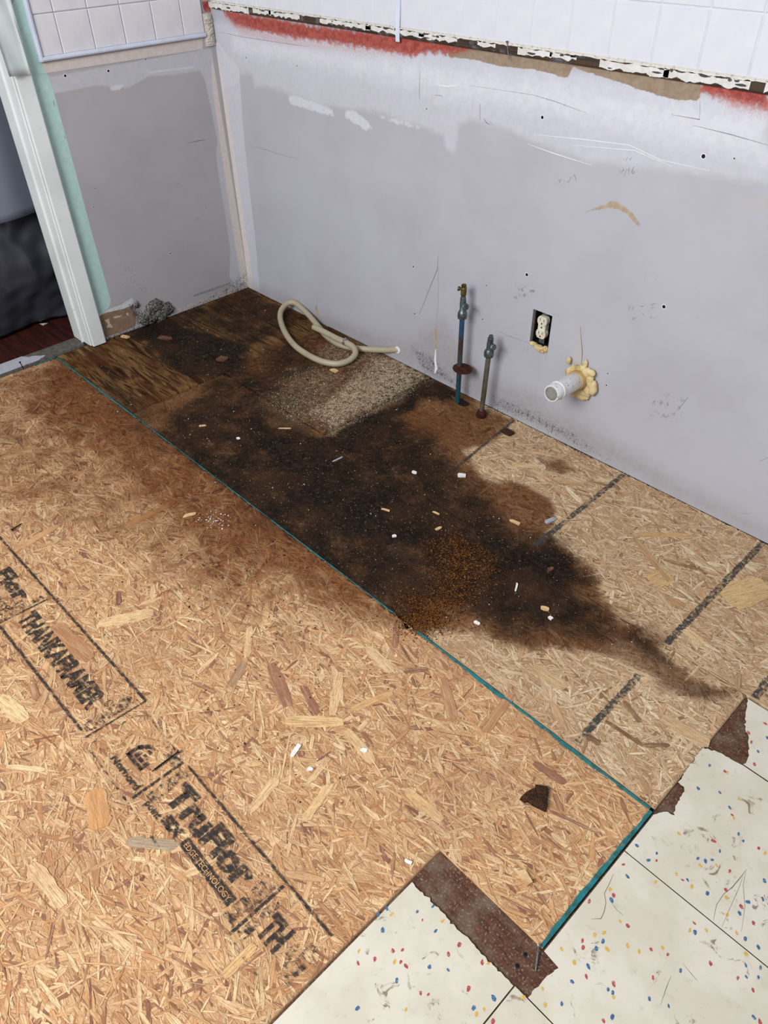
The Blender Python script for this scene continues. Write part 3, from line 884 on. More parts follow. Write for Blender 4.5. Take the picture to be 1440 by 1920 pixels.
# ---- back wall
LB = [('skim', '#cfcfd8', '#c5c6cf', .030, 0, .012, .58), ('skim2', '#dcdce3', '#d3d3db', .06, 0, .035, .65), ('daub', '#d6d6de', '#cccdd6', .03, 1, .004, .8),
      ('corner_skim', '#cfcfd5', '#c6c6ce', .006, 0, .002, .7), ('peach', '#dad0c8', '#d4c6ba', .004, 0, .004, .7),
      ('paper', '#8d7a66', '#9c8a76', .012, 1, .0012, 1), ('red', '#8c2b23', '#ad5240', .05, 1, .008, .95), ('red_fade', '#b86a62', '#c9a3a2', .08, 2, .014, .5),
      ('dirt_shade', '#8a827e', '#9a928d', .05, 0, .045, .50), ('tan', '#b39f83', '#a58f72', .006, 1, .002, .9), ('tanf', '#c2b5a2', '#bcae9a', .03, 0, .02, .35)]  # grey layer along the base holds real dirt and painted-in shading
PB = {'skim': [[(400, 40), (800, 95), (1440, 190), (1440, 345), (1250, 318), (1100, 300), (1000, 265), (940, 238), (882, 224), (862, 232), (852, 285), (838, 280), (832, 255), (790, 238), (720, 212), (660, 203), (600, 196), (545, 178), (498, 160), (490, 162), (478, 166), (472, 138), (450, 138), (440, 160), (404, 160)]],
      'skim2': [[(440, 70), (700, 110), (1000, 150), (1200, 180), (1440, 215), (1440, 300), (1200, 250), (1000, 205), (800, 165), (600, 120), (440, 95)], [(820, 160), (1000, 180), (1000, 200), (820, 180)]],
      'daub': [[(538, 178), (560, 182), (600, 196), (622, 205), (626, 218), (600, 212), (570, 202), (545, 195)], [(650, 207), (668, 210), (690, 228), (698, 240), (685, 244), (660, 228), (645, 218)], [(700, 215), (760, 228), (790, 240), (745, 232)]],
      'corner_skim': [[(395, 60), (448, 130), (456, 240), (466, 340), (478, 440), (487, 545), (466, 540)]],
      'peach': [[(397, 90), (410, 110), (432, 240), (448, 350), (468, 480), (474, 540), (466, 540)]],
      'paper': [[(830, 105), (870, 88), (905, 84), (1313, 146), (1312, 188), (1262, 187), (1205, 170), (1150, 150), (1100, 135), (1075, 125), (1064, 146), (1000, 130), (940, 125), (890, 112)]],
      'red': [[(418, 18), (520, 36), (600, 50), (750, 66), (870, 83), (905, 86), (850, 102), (800, 98), (775, 106), (700, 93), (620, 80), (560, 72), (480, 58), (440, 48), (424, 30)], [(1313, 148), (1440, 170), (1440, 206), (1385, 196), (1345, 182), (1318, 172)]],
      'red_fade': [[(420, 30), (480, 60), (560, 78), (640, 88), (760, 104), (700, 100), (600, 90), (520, 80), (450, 62)], [(1345, 180), (1440, 205), (1440, 216), (1370, 200)]],
      'dirt_shade': [[(467, 545), (466, 528), (600, 585), (760, 640), (830, 600), (900, 700), (1000, 740), (1150, 830), (1250, 890), (1440, 1000), (1440, 1012)], [(800, 620), (840, 640), (860, 730), (800, 710), (780, 670)]],
      'tan': [[(815, 617), (820, 615), (819, 655), (816, 655)], [(1102, 396), (1115, 390), (1135, 384), (1145, 377), (1157, 379), (1172, 388), (1188, 402), (1200, 420), (1198, 427), (1190, 418), (1176, 402), (1160, 392), (1140, 390), (1118, 394)], [(590, 575), (594, 572), (598, 592), (594, 594)]],
      'tanf': [[(1078, 610), (1090, 612), (1092, 690), (1076, 690)], [(1395, 380), (1440, 390), (1440, 370)]]}
MB = {'mold': [([(915, 730), (985, 755), (1080, 805), (1150, 862), (1200, 905), (1120, 862), (1050, 828), (985, 795), (915, 770)], .045, .85), ([(760, 640), (810, 660), (860, 715), (930, 765), (850, 728), (790, 700)], .03, .8), ([(940, 690), (1010, 720), (1040, 770), (960, 750)], .04, .45), ([(440, 480), (490, 540), (560, 580), (480, 548)], .03, .5), ([(560, 575), (640, 610), (700, 640), (600, 600)], .03, .55)],
      'scuff': [([(955, 530), (1000, 520), (1010, 560), (960, 570)], .02, .5), ([(1140, 470), (1240, 480), (1250, 540), (1150, 520)], .03, .3), ([(1220, 720), (1300, 740), (1290, 800), (1210, 790)], .03, .45), ([(480, 430), (1440, 500), (1440, 900), (1000, 740)], .08, .18)]}
SB = [('mold', '#3a3532', .74, .86, 75, .75), ('mold', '#2f2926', .72, .84, 260, .8), ('scuff', '#6f6b70', .66, .76, 60, .7)]
M_WB = wall_mat('back_wall_paint', ('#b4b4bb', '#adacb2'), LB, SB)
hx0, hz1 = B2([(1000.7, 579.5)])[0]; hx1, hz0 = B2([(1027, 653)])[0]
hx1 = (hx1 + B2([(1036.7, 587.7)])[0][0]) / 2; hx0 = (hx0 + B2([(992.5, 643)])[0][0]) / 2; hz0 = (hz0 + B2([(992.5, 643)])[0][1]) / 2
hz0 -= .006
us = np.unique(np.concatenate([rng_ax(.0, hx0, .006), rng_ax(hx0, hx1, .006), rng_ax(hx1, 3.1, .006)]))
vs = np.unique(np.concatenate([rng_ax(.0015, hz0, .006), rng_ax(hz0, hz1, .006), rng_ax(hz1, 1.03, .006), [1.2, 1.6, 2.4]]))
wall_b, pw = wall_grid('wall_back', us, vs, bw, M_WB, (hx0, hx1, hz0, hz1))
tag(wall_b, kind='structure')
for k, L in PB.items():
    pl = [B2(q) for q in L]; fattr(wall_b, k, np.max([sdf(pw, q) for q in pl], 0))
for k, L in MB.items():
    fattr(wall_b, k, np.max([kk * sst(sdf(pw, B2(q)), -s_, s_) for q, s_, kk in L], 0))

M_GYP = simple('gypsum_core', '#8f8780', '#a39b93', 120, bump=.001)
M_DARK = simple('shadow_gap', '#14100d', '#221a15', 50)
t_ = .0127
for n_, x0, x1, z0, z1 in (('drywall_edge', hx0 - .0002, hx0, hz0, hz1), ('drywall_edge', hx1, hx1 + .0002, hz0, hz1), ('drywall_edge', hx0, hx1, hz1, hz1 + .0002), ('drywall_edge', hx0, hx1, hz0 - .0002, hz0)):
    box(n_, x0, x1, .0, t_, z0, z1, M_GYP, wall_b)
# wall behind the drywall, with a pocket for the electrical box
for x0, x1, z0, z1 in ((-.1, hx0 - .004, -.05, 2.4), (hx1 + .004, 3.1, -.05, 2.4), (hx0 - .004, hx1 + .004, -.05, hz0 - .004), (hx0 - .004, hx1 + .004, hz1 + .004, 2.4)):
    box('wall_stud', x0, x1, .013, .10, z0, z1, M_DARK, wall_b)

# ---- left wall
LL = [('skim', '#c3c2c8', '#bbbac0', .014, 1, .004, .72), ('daub', '#d2d2d6', '#cacace', .008, 1, .003, .8), ('peach', '#d3c8c0', '#cbbdb2', .004, 1, .003, .85), ('peachc', '#d8cec6', '#d2c4b8', .004, 0, .004, .8),
      ('teal', '#b3d2c9', '#aac9c1', .004, 1, .0012, .96), ('flake', '#c9cdcb', '#bcc0bf', .012, 1, .001, 1), ('paper', '#7a6350', '#8a7360', .008, 1, .001, 1), ('bits', '#c4b9ae', '#b3a698', .012, 1, .001, 1),
      ('red', '#8e2c28', '#b05a50', .008, 2, .002, .95), ('strip', '#b9b2b0', '#a89f9b', .006, 1, .002, .8), ('tan', '#cdbfae', '#c2b19c', .01, 1, .004, .9)]
PL = {'skim': [[(60, 150), (395, 90), (467, 540), (446, 545), (430, 520), (432, 470), (422, 400), (410, 330), (405, 290), (408, 265), (395, 200), (384, 150), (375, 132), (330, 140), (280, 143), (240, 165), (215, 163), (180, 160), (120, 172), (98, 176), (88, 142)]],
      'daub': [[(205, 162), (232, 158), (226, 168), (208, 170)], [(276, 134), (365, 124), (362, 128), (280, 137)]],
      'peach': [[(70, 121), (380, 72), (380, 92), (300, 104), (150, 128), (72, 140)]],
      'peachc': [[(396, 92), (398, 160), (417, 300), (432, 400), (444, 480), (454, 535), (467, 540)]],
      'teal': [[(28, -20), (52, -20), (72, 110), (90, 142), (100, 170), (133, 290), (171, 432), (208, 564), (205, 576), (185, 592), (150, 500), (55, 150), (20, 0)]],
      'flake': [[(185, 590), (205, 579), (228, 571), (248, 558), (251, 570), (230, 580), (205, 588), (187, 596)]],
      'paper': [[(186, 592), (200, 586), (228, 580), (246, 574), (256, 590), (254, 612), (230, 622), (194, 634)]],
      'bits': [[(196, 600), (204, 598), (206, 606), (212, 614), (199, 615), (203, 608)], [(210, 595), (228, 590), (227, 594), (211, 598)], [(231, 586), (240, 586), (242, 594), (236, 589)]],
      'red': [[(378, 2), (394, 2), (396, 22), (388, 26), (382, 18)]],
      'strip': [[(318, 584), (460, 528), (467, 538), (467, 546), (330, 596)]],
      'tan': [[(384, 24), (400, 22), (402, 75), (386, 82)], [(280, 70), (290, 55), (300, 47), (320, 60), (345, 68)]]}
ML = {'mold': [([(225, 470), (270, 480), (290, 560), (250, 570), (215, 540)], .05, .38), ([(238, 570), (262, 560), (270, 600), (262, 618), (250, 600)], .02, .8), ([(194, 634), (270, 608), (300, 600), (270, 622), (194, 645)], .02, 1.0), ([(430, 530), (467, 500), (467, 548), (330, 598), (310, 600)], .02, .6)]}
SL = [('mold', '#2a2523', .68, .78, 170, .85), ('mold', '#4a4038', .70, .80, 60, .7)]
M_WL = wall_mat('left_wall_paint', ('#aaa6a7', '#a29e9f'), LL, SL)
us = rng_ax(-.70, .0, .005); vs = np.unique(np.concatenate([rng_ax(.004, 1.05, .005), [1.3, 1.8, 2.4]]))
wall_l, pl_ = wall_grid('wall_left', us, vs, lw, M_WL)
tag(wall_l, kind='structure')
for k, L in PL.items():
    fattr(wall_l, k, np.max([sdf(pl_, L2(q)) for q in L], 0))
for k, L in ML.items():
    fattr(wall_l, k, np.max([kk * sst(sdf(pl_, L2(q)), -s_, s_) for q, s_, kk in L], 0))
box('wall_stud', -.12, -.013, -.70, .10, -.05, 2.4, M_DARK, wall_l)

# marks on the walls: pencil notes, scratches, holes
M_PENCIL = simple('pencil', '#75747c', '#8b8a92', 200)
M_SCR = simple('scratch_dark', '#5d5654', '#77706c', 100)
M_PALE = simple('plaster_ridge', '#e8e8ec', '#dedee4', 90)
M_BRN = simple('brown_mark', '#8a7050', '#7a6248', 120)


def bmark(pts, wd, mat, name='scratch'): ribbon(B2(pts), wd, mat, name, wall_b, bw)
def lmark(pts, wd, mat, name='scratch'): ribbon(L2(pts), wd, mat, name, wall_l, lw)


# handwriting (upside down): fractions noted by the fitter
W7 = lambda x, y: (950 + x / 2.9388, 260 + y / 2.9388)
for s_ in [[(372, 195), (380, 215), (384, 235)], [(376, 198), (366, 212)], [(358, 205), (340, 245)], [(352, 212), (350, 226)], [(336, 225), (340, 235), (332, 240)], [(322, 230), (312, 232)], [(300, 220), (292, 235), (290, 248)], [(288, 222), (282, 234)],
           [(705, 152), (695, 165), (690, 185), (698, 195), (704, 182), (694, 176)], [(676, 158), (668, 176), (680, 178)], [(682, 165), (670, 192)], [(662, 165), (648, 208)], [(645, 170), (632, 190)], [(640, 160), (646, 175), (634, 182)], [(628, 172), (622, 188)],
           [(690, 100), (680, 118)], [(668, 102), (655, 124)], [(650, 108), (642, 120)], [(676, 108), (682, 118)],
           [(670, 925), (680, 922), (676, 935), (670, 942)], [(690, 932), (698, 930), (692, 942), (702, 942)], [(735, 918), (745, 925), (758, 922)], [(792, 918), (808, 912), (824, 908)], [(795, 920), (805, 924), (795, 936), (815, 930)], [(690, 985), (700, 984), (696, 998), (714, 984)], [(745, 960), (752, 968), (760, 975)], [(792, 975), (800, 980), (792, 992)], [(806, 985), (822, 986)]]:
    bmark([W7(*q) for q in s_], .0014, M_PENCIL, 'pencil_mark')
for s_, wd, mt in [([(786, 590), (820, 505), (822, 478)], .0016, M_SCR), ([(818, 615), (822, 560), (822, 500)], .001, M_PENCIL), ([(787, 130), (787, 150), (786, 175), (787, 190)], .0008, M_SCR), ([(816, 158), (840, 162), (860, 160)], .003, M_PALE), ([(816, 178), (830, 180)], .002, M_SCR),
                   ([(900, 194), (900, 224)], .0025, M_BRN), ([(907, 222), (912, 230), (920, 234)], .0016, M_BRN), ([(918, 228), (924, 234)], .0014, M_BRN),
                   ([(1000, 252), (1100, 262), (1180, 272), (1240, 300), (1330, 320)], .0018, M_PALE), ([(1070, 272), (1190, 282), (1260, 312)], .0018, M_PALE), ([(990, 270), (1040, 288), (1110, 310)], .002, M_PALE),
                   ([(880, 160), (1000, 178), (1040, 190), (1100, 212)], .001, M_PENCIL), ([(1260, 215), (1312, 224), (1313, 190)], .0012, M_SCR), ([(470, 273), (500, 281), (525, 290), (560, 298)], .0012, M_PENCIL), ([(410, 60), (460, 70), (560, 85), (580, 88)], .001, M_PENCIL),
                   ([(1300, 235), (1370, 252), (1440, 272)], .0014, M_PENCIL), ([(992, 643), (960, 632), (930, 620)], .0008, M_SCR), ([(990, 648), (989, 660)], .001, M_SCR), ([(1024, 660), (1022, 674)], .001, M_SCR), ([(1037, 588), (1048, 590)], .0008, M_SCR),
                   ([(1424, 865), (1440, 858)], .0016, M_BRN), ([(1252, 738), (1256, 742)], .002, M_SCR), ([(1390, 962), (1404, 964)], .0012, M_SCR), ([(990, 820), (1090, 862), (1190, 912)], .0008, M_PENCIL), ([(596, 560), (592, 580)], .0014, M_BRN),
                   ([(817, 655), (816, 675), (818, 690), (815, 700)], .010, M_PALE), ([(1290, 745), (1270, 770)], .002, M_SCR), ([(1088, 612), (1092, 660), (1090, 690)], .002, M_BRN), ([(1098, 398), (1106, 394)], .001, M_BRN)]:
    bmark(s_, wd, mt)
for s_, wd, mt in [([(352, 268), (372, 264), (386, 262)], .0014, M_SCR), ([(328, 346), (336, 343), (330, 349)], .0014, M_SCR), ([(367, 409), (373, 410), (368, 412)], .002, M_SCR), ([(100, 188), (102, 198)], .003, M_SCR), ([(120, 254), (123, 260)], .0025, M_SCR),
                   ([(72, 140), (150, 128), (300, 106), (375, 94)], .0008, M_PENCIL), ([(364, 556), (400, 544), (430, 534)], .001, M_SCR), ([(397, 40), (398, 60), (402, 75)], .003, M_SCR), ([(385, 82), (398, 80), (404, 70)], .0016, M_SCR)]:
    lmark(s_, wd, mt)
# maker's line printed along the foot of the drywall sheet
for k in range(22):
    a = P(364 + k * 3.1, 555.5 - k * 1.08, 0, 0)
    mesh('printed_letter', [lw(a[1], a[2], .0004), lw(a[1] + .004, a[2], .0004), lw(a[1] + .004, a[2] + .006 * random.uniform(.6, 1), .0004), lw(a[1] + .001, a[2] + .007, .0004)], [(0, 1, 2, 3)], M_SCR, wall_l)

M_HOLE = simple('hole_dark', '#0c0a09', '#191412', 40)


def hole(pt, r, wall, M, two):
    c = two([pt])[0]; n = 12
    V = [M(c[0] + r * (1.5 if k % 2 else 1.35) * math.cos(2 * math.pi * k / n), c[1] + r * 1.4 * math.sin(2 * math.pi * k / n), .0003) for k in range(n)]
    mesh('hole_rim', V, [tuple(range(n))], M_PALE, wall)
    V = [M(c[0] + r * math.cos(2 * math.pi * k / n), c[1] + r * math.sin(2 * math.pi * k / n), .0006) for k in range(n)]
    mesh('screw_hole', V, [tuple(range(n))], M_HOLE, wall)


for pt, r in [((988, 515), .0045), ((1245, 575), .0045), ((1319, 293), .0045), ((1377, 297), .0018), ((1017, 220), .004), ((557, 123), .002), ((462, 108), .0022), ((800, 204), .002), ((775, 500), .003), ((778, 588), .003), ((1058, 12), .001), ((912, 535), .002), ((905, 598), .0025), ((1140, 700), .002), ((1137, 722), .0025)]:
    if pt[1] > 20: hole(pt, r, wall_b, bw, B2)
for pt, r in [((122, 142), .004), ((203, 133), .0038), ((319, 475), .003), ((273, 111), .002), ((178, 353), .002), ((175, 388), .002), ((386, 389), .002)]:
    hole(pt, r, wall_l, lw, L2)

# ---------------------------------------------------------------- wall tiles (each a piece of its wall)
def tile_mat(name, c1, c2):
    t = NT(name, .35, .45)
    c = t.mix(t.ss(t.noise(12, 5, .6), .35, .7), c1, c2)
    c = t.mix(t.ss(t.noise(70, 5, .7), .66, .80, 0, .5), c, '#a89c8c')
    return t.done(c)


M_TILE = tile_mat('white_wall_tile', '#d9d7d9', '#cecccf')
M_TILEB = tile_mat('bright_wall_tile', '#d6d7dd', '#cfd0d8')
M_GROUT = simple('tile_grout', '#c9c8cc', '#b9b7b9', 50)
TP = .1065
Z_T = 1.006                                    # foot of the tiling on the back wall


def bevel_tile(name, w_, h_, d_, M):
    e = .0022
    v = [(0, 0, 0), (w_, 0, 0), (w_, h_, 0), (0, h_, 0), (0, 0, d_ - e), (w_, 0, d_ - e), (w_, h_, d_ - e), (0, h_, d_ - e), (e, e, d_), (w_ - e, e, d_), (w_ - e, h_ - e, d_), (e, h_ - e, d_)]
    f = [(0, 1, 5, 4), (1, 2, 6, 5), (2, 3, 7, 6), (3, 0, 4, 7), (4, 5, 9, 8), (5, 6, 10, 9), (6, 7, 11, 10), (7, 4, 8, 11), (8, 9, 10, 11)]
    me = bpy.data.meshes.new(name); me.from_pydata([M(*q) for q in v], [], f); me.update(); return me


me_b = bevel_tile('wall_tile', TP - .0016, TP - .0016, .0065, bw); me_b.materials.append(M_TILEB)
box('tile_backing', .022, 3.1, -.0050, .002, Z_T, 1.56, simple('pale_grout', '#d0d1d8', '#c6c7ce', 50), wall_b)
xb0 = B2([(811, 30)])[0][0]
xb0 -= TP * math.floor((xb0 - .025) / TP)
for r_ in range(5):
    x = xb0 - TP
    while x < 3.0:
        x0 = max(x, .024)
        o = bpy.data.objects.new('wall_tile', me_b if x >= .024 else bevel_tile('wall_tile', max(.004, x + TP - .0016 - x0), TP - .0016, .0065, bw))
        if not o.data.materials: o.data.materials.append(M_TILEB)
        COL.objects.link(o); o.parent = wall_b; o.location = (x0 + random.uniform(-.0003, .0003), -.0008 * random.random(), Z_T + .001 + r_ * TP)
        x += TP
yl_r, yl_l = L2([(383, 66)])[0][0], L2([(75, 108)])[0][0]
ZL = L2([(200, 92)])[0][1] + .004
me_l = bevel_tile('wall_tile', TP - .0018, TP - .0018, .0065, lw); me_l.materials.append(M_TILE)
box('tile_backing', -.002, .0022, yl_l + .004, yl_r, ZL, 1.56, M_GROUT, wall_l)
yv = L2([(118, 97)])[0][0]
for r_ in range(6):
    for c_ in range(-1, 5):
        y0 = max(yv + c_ * TP, yl_l + .008); y1 = min(yv + (c_ + 1) * TP - .0018, yl_r)
        if y1 - y0 < .01: continue
        full = abs((y1 - y0) - (TP - .0018)) < 1e-4
        me = me_l if full else bevel_tile('wall_tile', y1 - y0, TP - .0018, .0065, lw)
        if not me.materials: me.materials.append(M_TILE)
        o = bpy.data.objects.new('wall_tile', me); COL.objects.link(o); o.parent = wall_l
        o.location = (-.0006 * random.random(), y0, ZL + .001 + r_ * TP)

# metal edging round the left tiles
M_EDGE = simple('edging_white', '#cdd2e0', '#c2c8d6', 30, .35, spec=.5)
prof = [(0, 0), (.011, .001), (.013, .005), (.012, .010), (.007, .013), (0, .013)]


def bead(name, a, b, wall, M, along_u=True):
    n = len(prof); V = []
    for t0 in (a, b):
        for d_, h_ in prof:
            V.append(M(t0, ZL - .011 + h_, d_) if along_u else M(yl_l - .006 + h_, t0, d_))
    Fc = [(i, (i + 1) % n, n + (i + 1) % n, n + i) for i in range(n)] + [tuple(range(n)), tuple(range(2 * n - 1, n - 1, -1))]
    return mesh(name, V, Fc, M_EDGE, wall)


tr1 = tag(bead('trim_1', yl_l - .004, yl_r, None, lw), 'thin blue-white edging strip under the left wall tiles', kind='structure')
tr2 = tag(bead('trim_2', ZL - .010, 1.56, None, lw, False), 'upright white edging strip at the left end of the wall tiles', kind='structure')

# ---------------------------------------------------------------- chipped paint rail under the back wall tiles
tr = NT('rail_wood', .7)
rc = tr.mix(tr.ss(tr.noise(1, 5, .6, tr.scale(tr.co, (12, 60, 160))), .4, .65), '#4a392b', '#332820')
rc = tr.mix(tr.ss(tr.noise(30, 4), .55, .66, 0, .7), rc, '#6b6b70')
M_RAIL = tr.done(rc)
trim3 = tag(empty('trim_3'), 'dark wooden rail with flaking white paint under the back wall tiles', kind='structure')
rail = [(0, -.022), (.006, -.022), (.009, -.018), (.009, -.004), (.006, .0), (0, .0)]


def rail_v(x): return [bw(x, Z_T + h_, d_) for d_, h_ in rail]


V = rail_v(.03) + rail_v(3.05); n = len(rail)
mesh('rail', V, [(i, (i + 1) % n, n + (i + 1) % n, n + i) for i in range(n)] + [tuple(range(n - 1, -1, -1)), tuple(range(n, 2 * n))], M_RAIL, trim3)
M_FLK = simple('flaking_white_paint', '#dad9d6', '#cdc9c0', 60, .6, bump=.0006)
M_CHIPG = simple('grey_primer', '#4e4c4d', '#3a3838', 90)
M_CREAM = simple('old_cream_caulk', '#cfc8ba', '#94825f', 120, .8, bump=.001, lo=.5, hi=.72)
# caulk bead along the top of the rail
V = []; n = 300
for i in range(n + 1):
    x = .03 + (3.02) * i / n; h1 = .001 + (.003 if x > 1.05 else .0008) * random.random()
    V += [bw(x, Z_T - .002, .0092), bw(x, Z_T + h1, .0085), bw(x, Z_T + h1 + .001, .002)]
mesh('caulk_bead', V, [f_ for i in range(n) for f_ in ((3 * i, 3 * i + 3, 3 * i + 4, 3 * i + 1), (3 * i + 1, 3 * i + 4, 3 * i + 5, 3 * i + 2))], M_CREAM, trim3, True)
fl_px = [(395, 425), (425, 440), (445, 466), (478, 500), (508, 540), (545, 566), (604, 640), (646, 700), (705, 745), (760, 800), (806, 846), (850, 862), (900, 932), (980, 1010), (1012, 1034), (1044, 1064), (1072, 1084), (1132, 1200), (1205, 1262), (1266, 1330), (1334, 1410)]


def rpx(px):
    """x on the rail for a photo column (the rail's own line in the photo: y = 5 + .148*(px-425))"""
    return B2([(px, 7 + .148 * (px - 425))])[0][0]


def rag(n, amp, step=3):
    """smooth ragged offsets"""
    k = [random.uniform(-1, 1) * amp for _ in range(n // step + 3)]
    return [k[i // step] + (k[i // step + 1] - k[i // step]) * ((i % step) / step) + random.uniform(-.15, .15) * amp for i in range(n)]


def flake_paint(xa, xb, top, bot, amp):
    k = max(6, int((xb - xa) / .0035)); ru = rag(k + 1, amp); rl = rag(k + 1, amp * 1.3)
    up = [(xa + (xb - xa) * i / k, Z_T + min(-.0002, top + ru[i])) for i in range(k + 1)]
    lo_ = [(xa + (xb - xa) * i / k, Z_T + max(-.0215, min(bot + rl[i], top + ru[i] - .001))) for i in range(k + 1)]
    prism('paint_flake', lo_ + up[::-1], .0088, .0100, M_FLK, trim3, bw)


for a, b in [(395, 470), (478, 512), (508, 566), (604, 700), (690, 800), (790, 862), (900, 934), (976, 1040), (1036, 1086), (1130, 1260), (1250, 1412)]:
    flake_paint(rpx(a), rpx(b), -.0036, -.0180 if (a < 460 or a > 1120) else random.uniform(-.0165, -.0125), .0026)
for a, b in [(400, 470), (480, 545), (548, 600), (612, 690), (700, 766), (775, 830), (845, 930), (935, 975), (985, 1030), (1040, 1130), (1140, 1260), (1275, 1365), (1380, 1440)]:
    flake_paint(rpx(a), rpx(b), -.0003, -.0030, .0012)
for _ in range(46):                                     # places where the paint has chipped off
    px = random.uniform(410, 1400); xa = rpx(px); L_ = random.uniform(.006, .028); zc = Z_T - random.choice((.0045, .006, .012, .017)); hh = random.uniform(.0012, .0032)
    n_ = 9; pts_ = [(xa + L_ / 2 * math.cos(a_) * random.uniform(.75, 1.1), max(zc + hh * math.sin(a_) * random.uniform(.6, 1.2), Z_T - .0215)) for a_ in np.linspace(0, 2 * math.pi, n_, endpoint=False)]
    prism('bare_chip', pts_, .0096, .0102, random.choice((M_RAIL, M_CHIPG)), trim3, bw)
x = rpx(1440)
while x < 3.0:
    xb = x + random.uniform(.04, .14); flake_paint(x, xb, -.003, -.018, .003); x = xb + random.uniform(.01, .05)

# strip of pale tape hanging over the rail
xt = B2([(751, 60)])[0][0]
M_TAPE = simple('pale_blue_tape', '#ccd4e4', '#d4dae6', 25, .4, spec=.5)
pts = [(.0082, 1.30), (.0085, 1.06), (.0115, 1.006), (.0118, .990), (.0112, .975)]
V = []
for d_, h_ in pts:
    V += [bw(xt - .0075, h_, d_), bw(xt + .0075, h_, d_), bw(xt - .0075, h_, d_ - .0006), bw(xt + .0075, h_, d_ - .0006)]
Fc = []
for i in range(len(pts) - 1):
    a = 4 * i; b = a + 4
    Fc += [(a, b, b + 1, a + 1), (a + 2, a + 3, b + 3, b + 2), (a, a + 2, b + 2, b), (a + 1, b + 1, b + 3, a + 3)]
tag(mesh('tape_strip', V, Fc, M_TAPE), 'pale blue tape strip running down the tiles over the chipped rail', 'tape')

# crumbled plaster at the top of the corner
M_PLAS = simple('crumbled_plaster', '#c3bcb2', '#b3aa9e', 60, .85, bump=.002)
V = []; Fc = []; K = 26; J = 7
za, zb_ = L2([(400, 85)])[0][1], L2([(388, 24)])[0][1]
for i in range(K):
    z = za + (zb_ - za) * i / (K - 1)
    for j in range(J):
        u = j / (J - 1); y = -.040 + .040 * u
        d_ = .004 + .010 * math.sin(math.pi * u) * (0.6 + .8 * random.random()) * min(1, 5 * min(i, K - 1 - i) / K + .2)
        V.append(lw(y, z, d_ if j not in (0,) else 0))
Fc = [(i * J + j, i * J + j + 1, (i + 1) * J + j + 1, (i + 1) * J + j) for i in range(K - 1) for j in range(J - 1)]
mesh('plaster_ridge', V, Fc, M_PLAS, wall_l)

# ---------------------------------------------------------------- door casing, jamb, threshold, hall beyond
tw = NT('white_gloss_trim', .45, .4)
wc = tw.mix(tw.ss(tw.noise(6, 4), .4, .7), '#dfe3e0', '#d3d8d4')
wc = tw.mix(tw.ss(tw.noise(55, 5, .7), .66, .72, 0, .7), wc, '#9a9a94')
tw.bump(tw.noise(30, 4), .0008, .4)
M_TRIM = tw.done(wc)
door = tag(empty('door_1', (0, -.7, 0)), 'doorway with white casing in the left wall, closed off by plastic sheeting', kind='structure')


def casing(name, prof, z0, z1, mat, sgn=1, yb=0):
    n = len(prof); V = [(x, yb + sgn * y, z) for z in (z0, z1) for x, y in prof]
    Fc = [(i, (i + 1) % n, n + (i + 1) % n, n + i) for i in range(n)] + [tuple(range(n - 1, -1, -1)), tuple(range(n, 2 * n))]
    o = mesh(name, V, Fc, mat, door); o.location = (0, .7, 0)
    md = o.modifiers.new('bevel', 'BEVEL'); md.width = .0015; md.segments = 2; md.limit_method = 'ANGLE'
    return o


c_prof = [(0, -.664), (.018, -.664), (.020, -.668), (.020, -.714), (.016, -.7165), (0, -.7165)]
casing('casing', c_prof, .006, 2.1, M_TRIM)
casing('casing_bead', [(-.01, -.7168), (.010, -.7168), (.011, -.720), (.006, -.7225), (-.01, -.7225)], .008, 2.1, M_TRIM)
casing('jamb', [(-.115, -.69), (-.0105, -.69), (-.0105, -.721), (-.045, -.721), (-.050, -.727), (-.115, -.727)], .004, 2.1, M_TRIM)
casing('casing', [(0, -1.60), (.020, -1.60), (.020, -1.66), (0, -1.66)], .006, 2.1, M_TRIM)
casing('jamb', [(-.13, -1.585), (-.002, -1.585), (-.002, -1.62), (-.13, -1.62)], .004, 2.1, M_TRIM)
w2 = tag(box('wall_left_near', -.12, 0, -2.35, -1.62, -.05, 2.4, simple('left_wall_near_paint', '#aaa6a7', '#a29e9f', 4)), kind='structure')

# old paper curling off the casing
M_PAPER = simple('curling_paper', '#cdd6d2', '#c2ccc8', 12, .7)
V = []; Fc = []; K = 24; J = 6
for i in range(K + 1):
    z = .888 + .55 * i / K + 0
    for j in range(J + 1):
        u = j / J; y = -.738 + .066 * u
        curl = .016 * math.exp(-(i / K) * 6) * (1 - .5 * u)
        V.append((.0215 + curl + .003 * math.sin(i * .7 + j), y, z - .004 * u))
nV = len(V); V += [(x - .0008, y, z) for x, y, z in V]
q = lambda i, j: i * (J + 1) + j
Fc = [(q(i, j), q(i, j + 1), q(i + 1, j + 1), q(i + 1, j)) for i in range(K) for j in range(J)]
Fc += [tuple(nV + k for k in f_[::-1]) for f_ in Fc]
Fc += [(q(0, j + 1), q(0, j), nV + q(0, j), nV + q(0, j + 1)) for j in range(J)] + [(q(i, J), q(i + 1, J), nV + q(i + 1, J), nV + q(i, J)) for i in range(K)] + [(q(i + 1, 0), q(i, 0), nV + q(i, 0), nV + q(i + 1, 0)) for i in range(K)]
tag(mesh('masking_paper', V, Fc, M_PAPER, None, True), 'pale green-white paper strip taped over the upper door casing', 'paper')

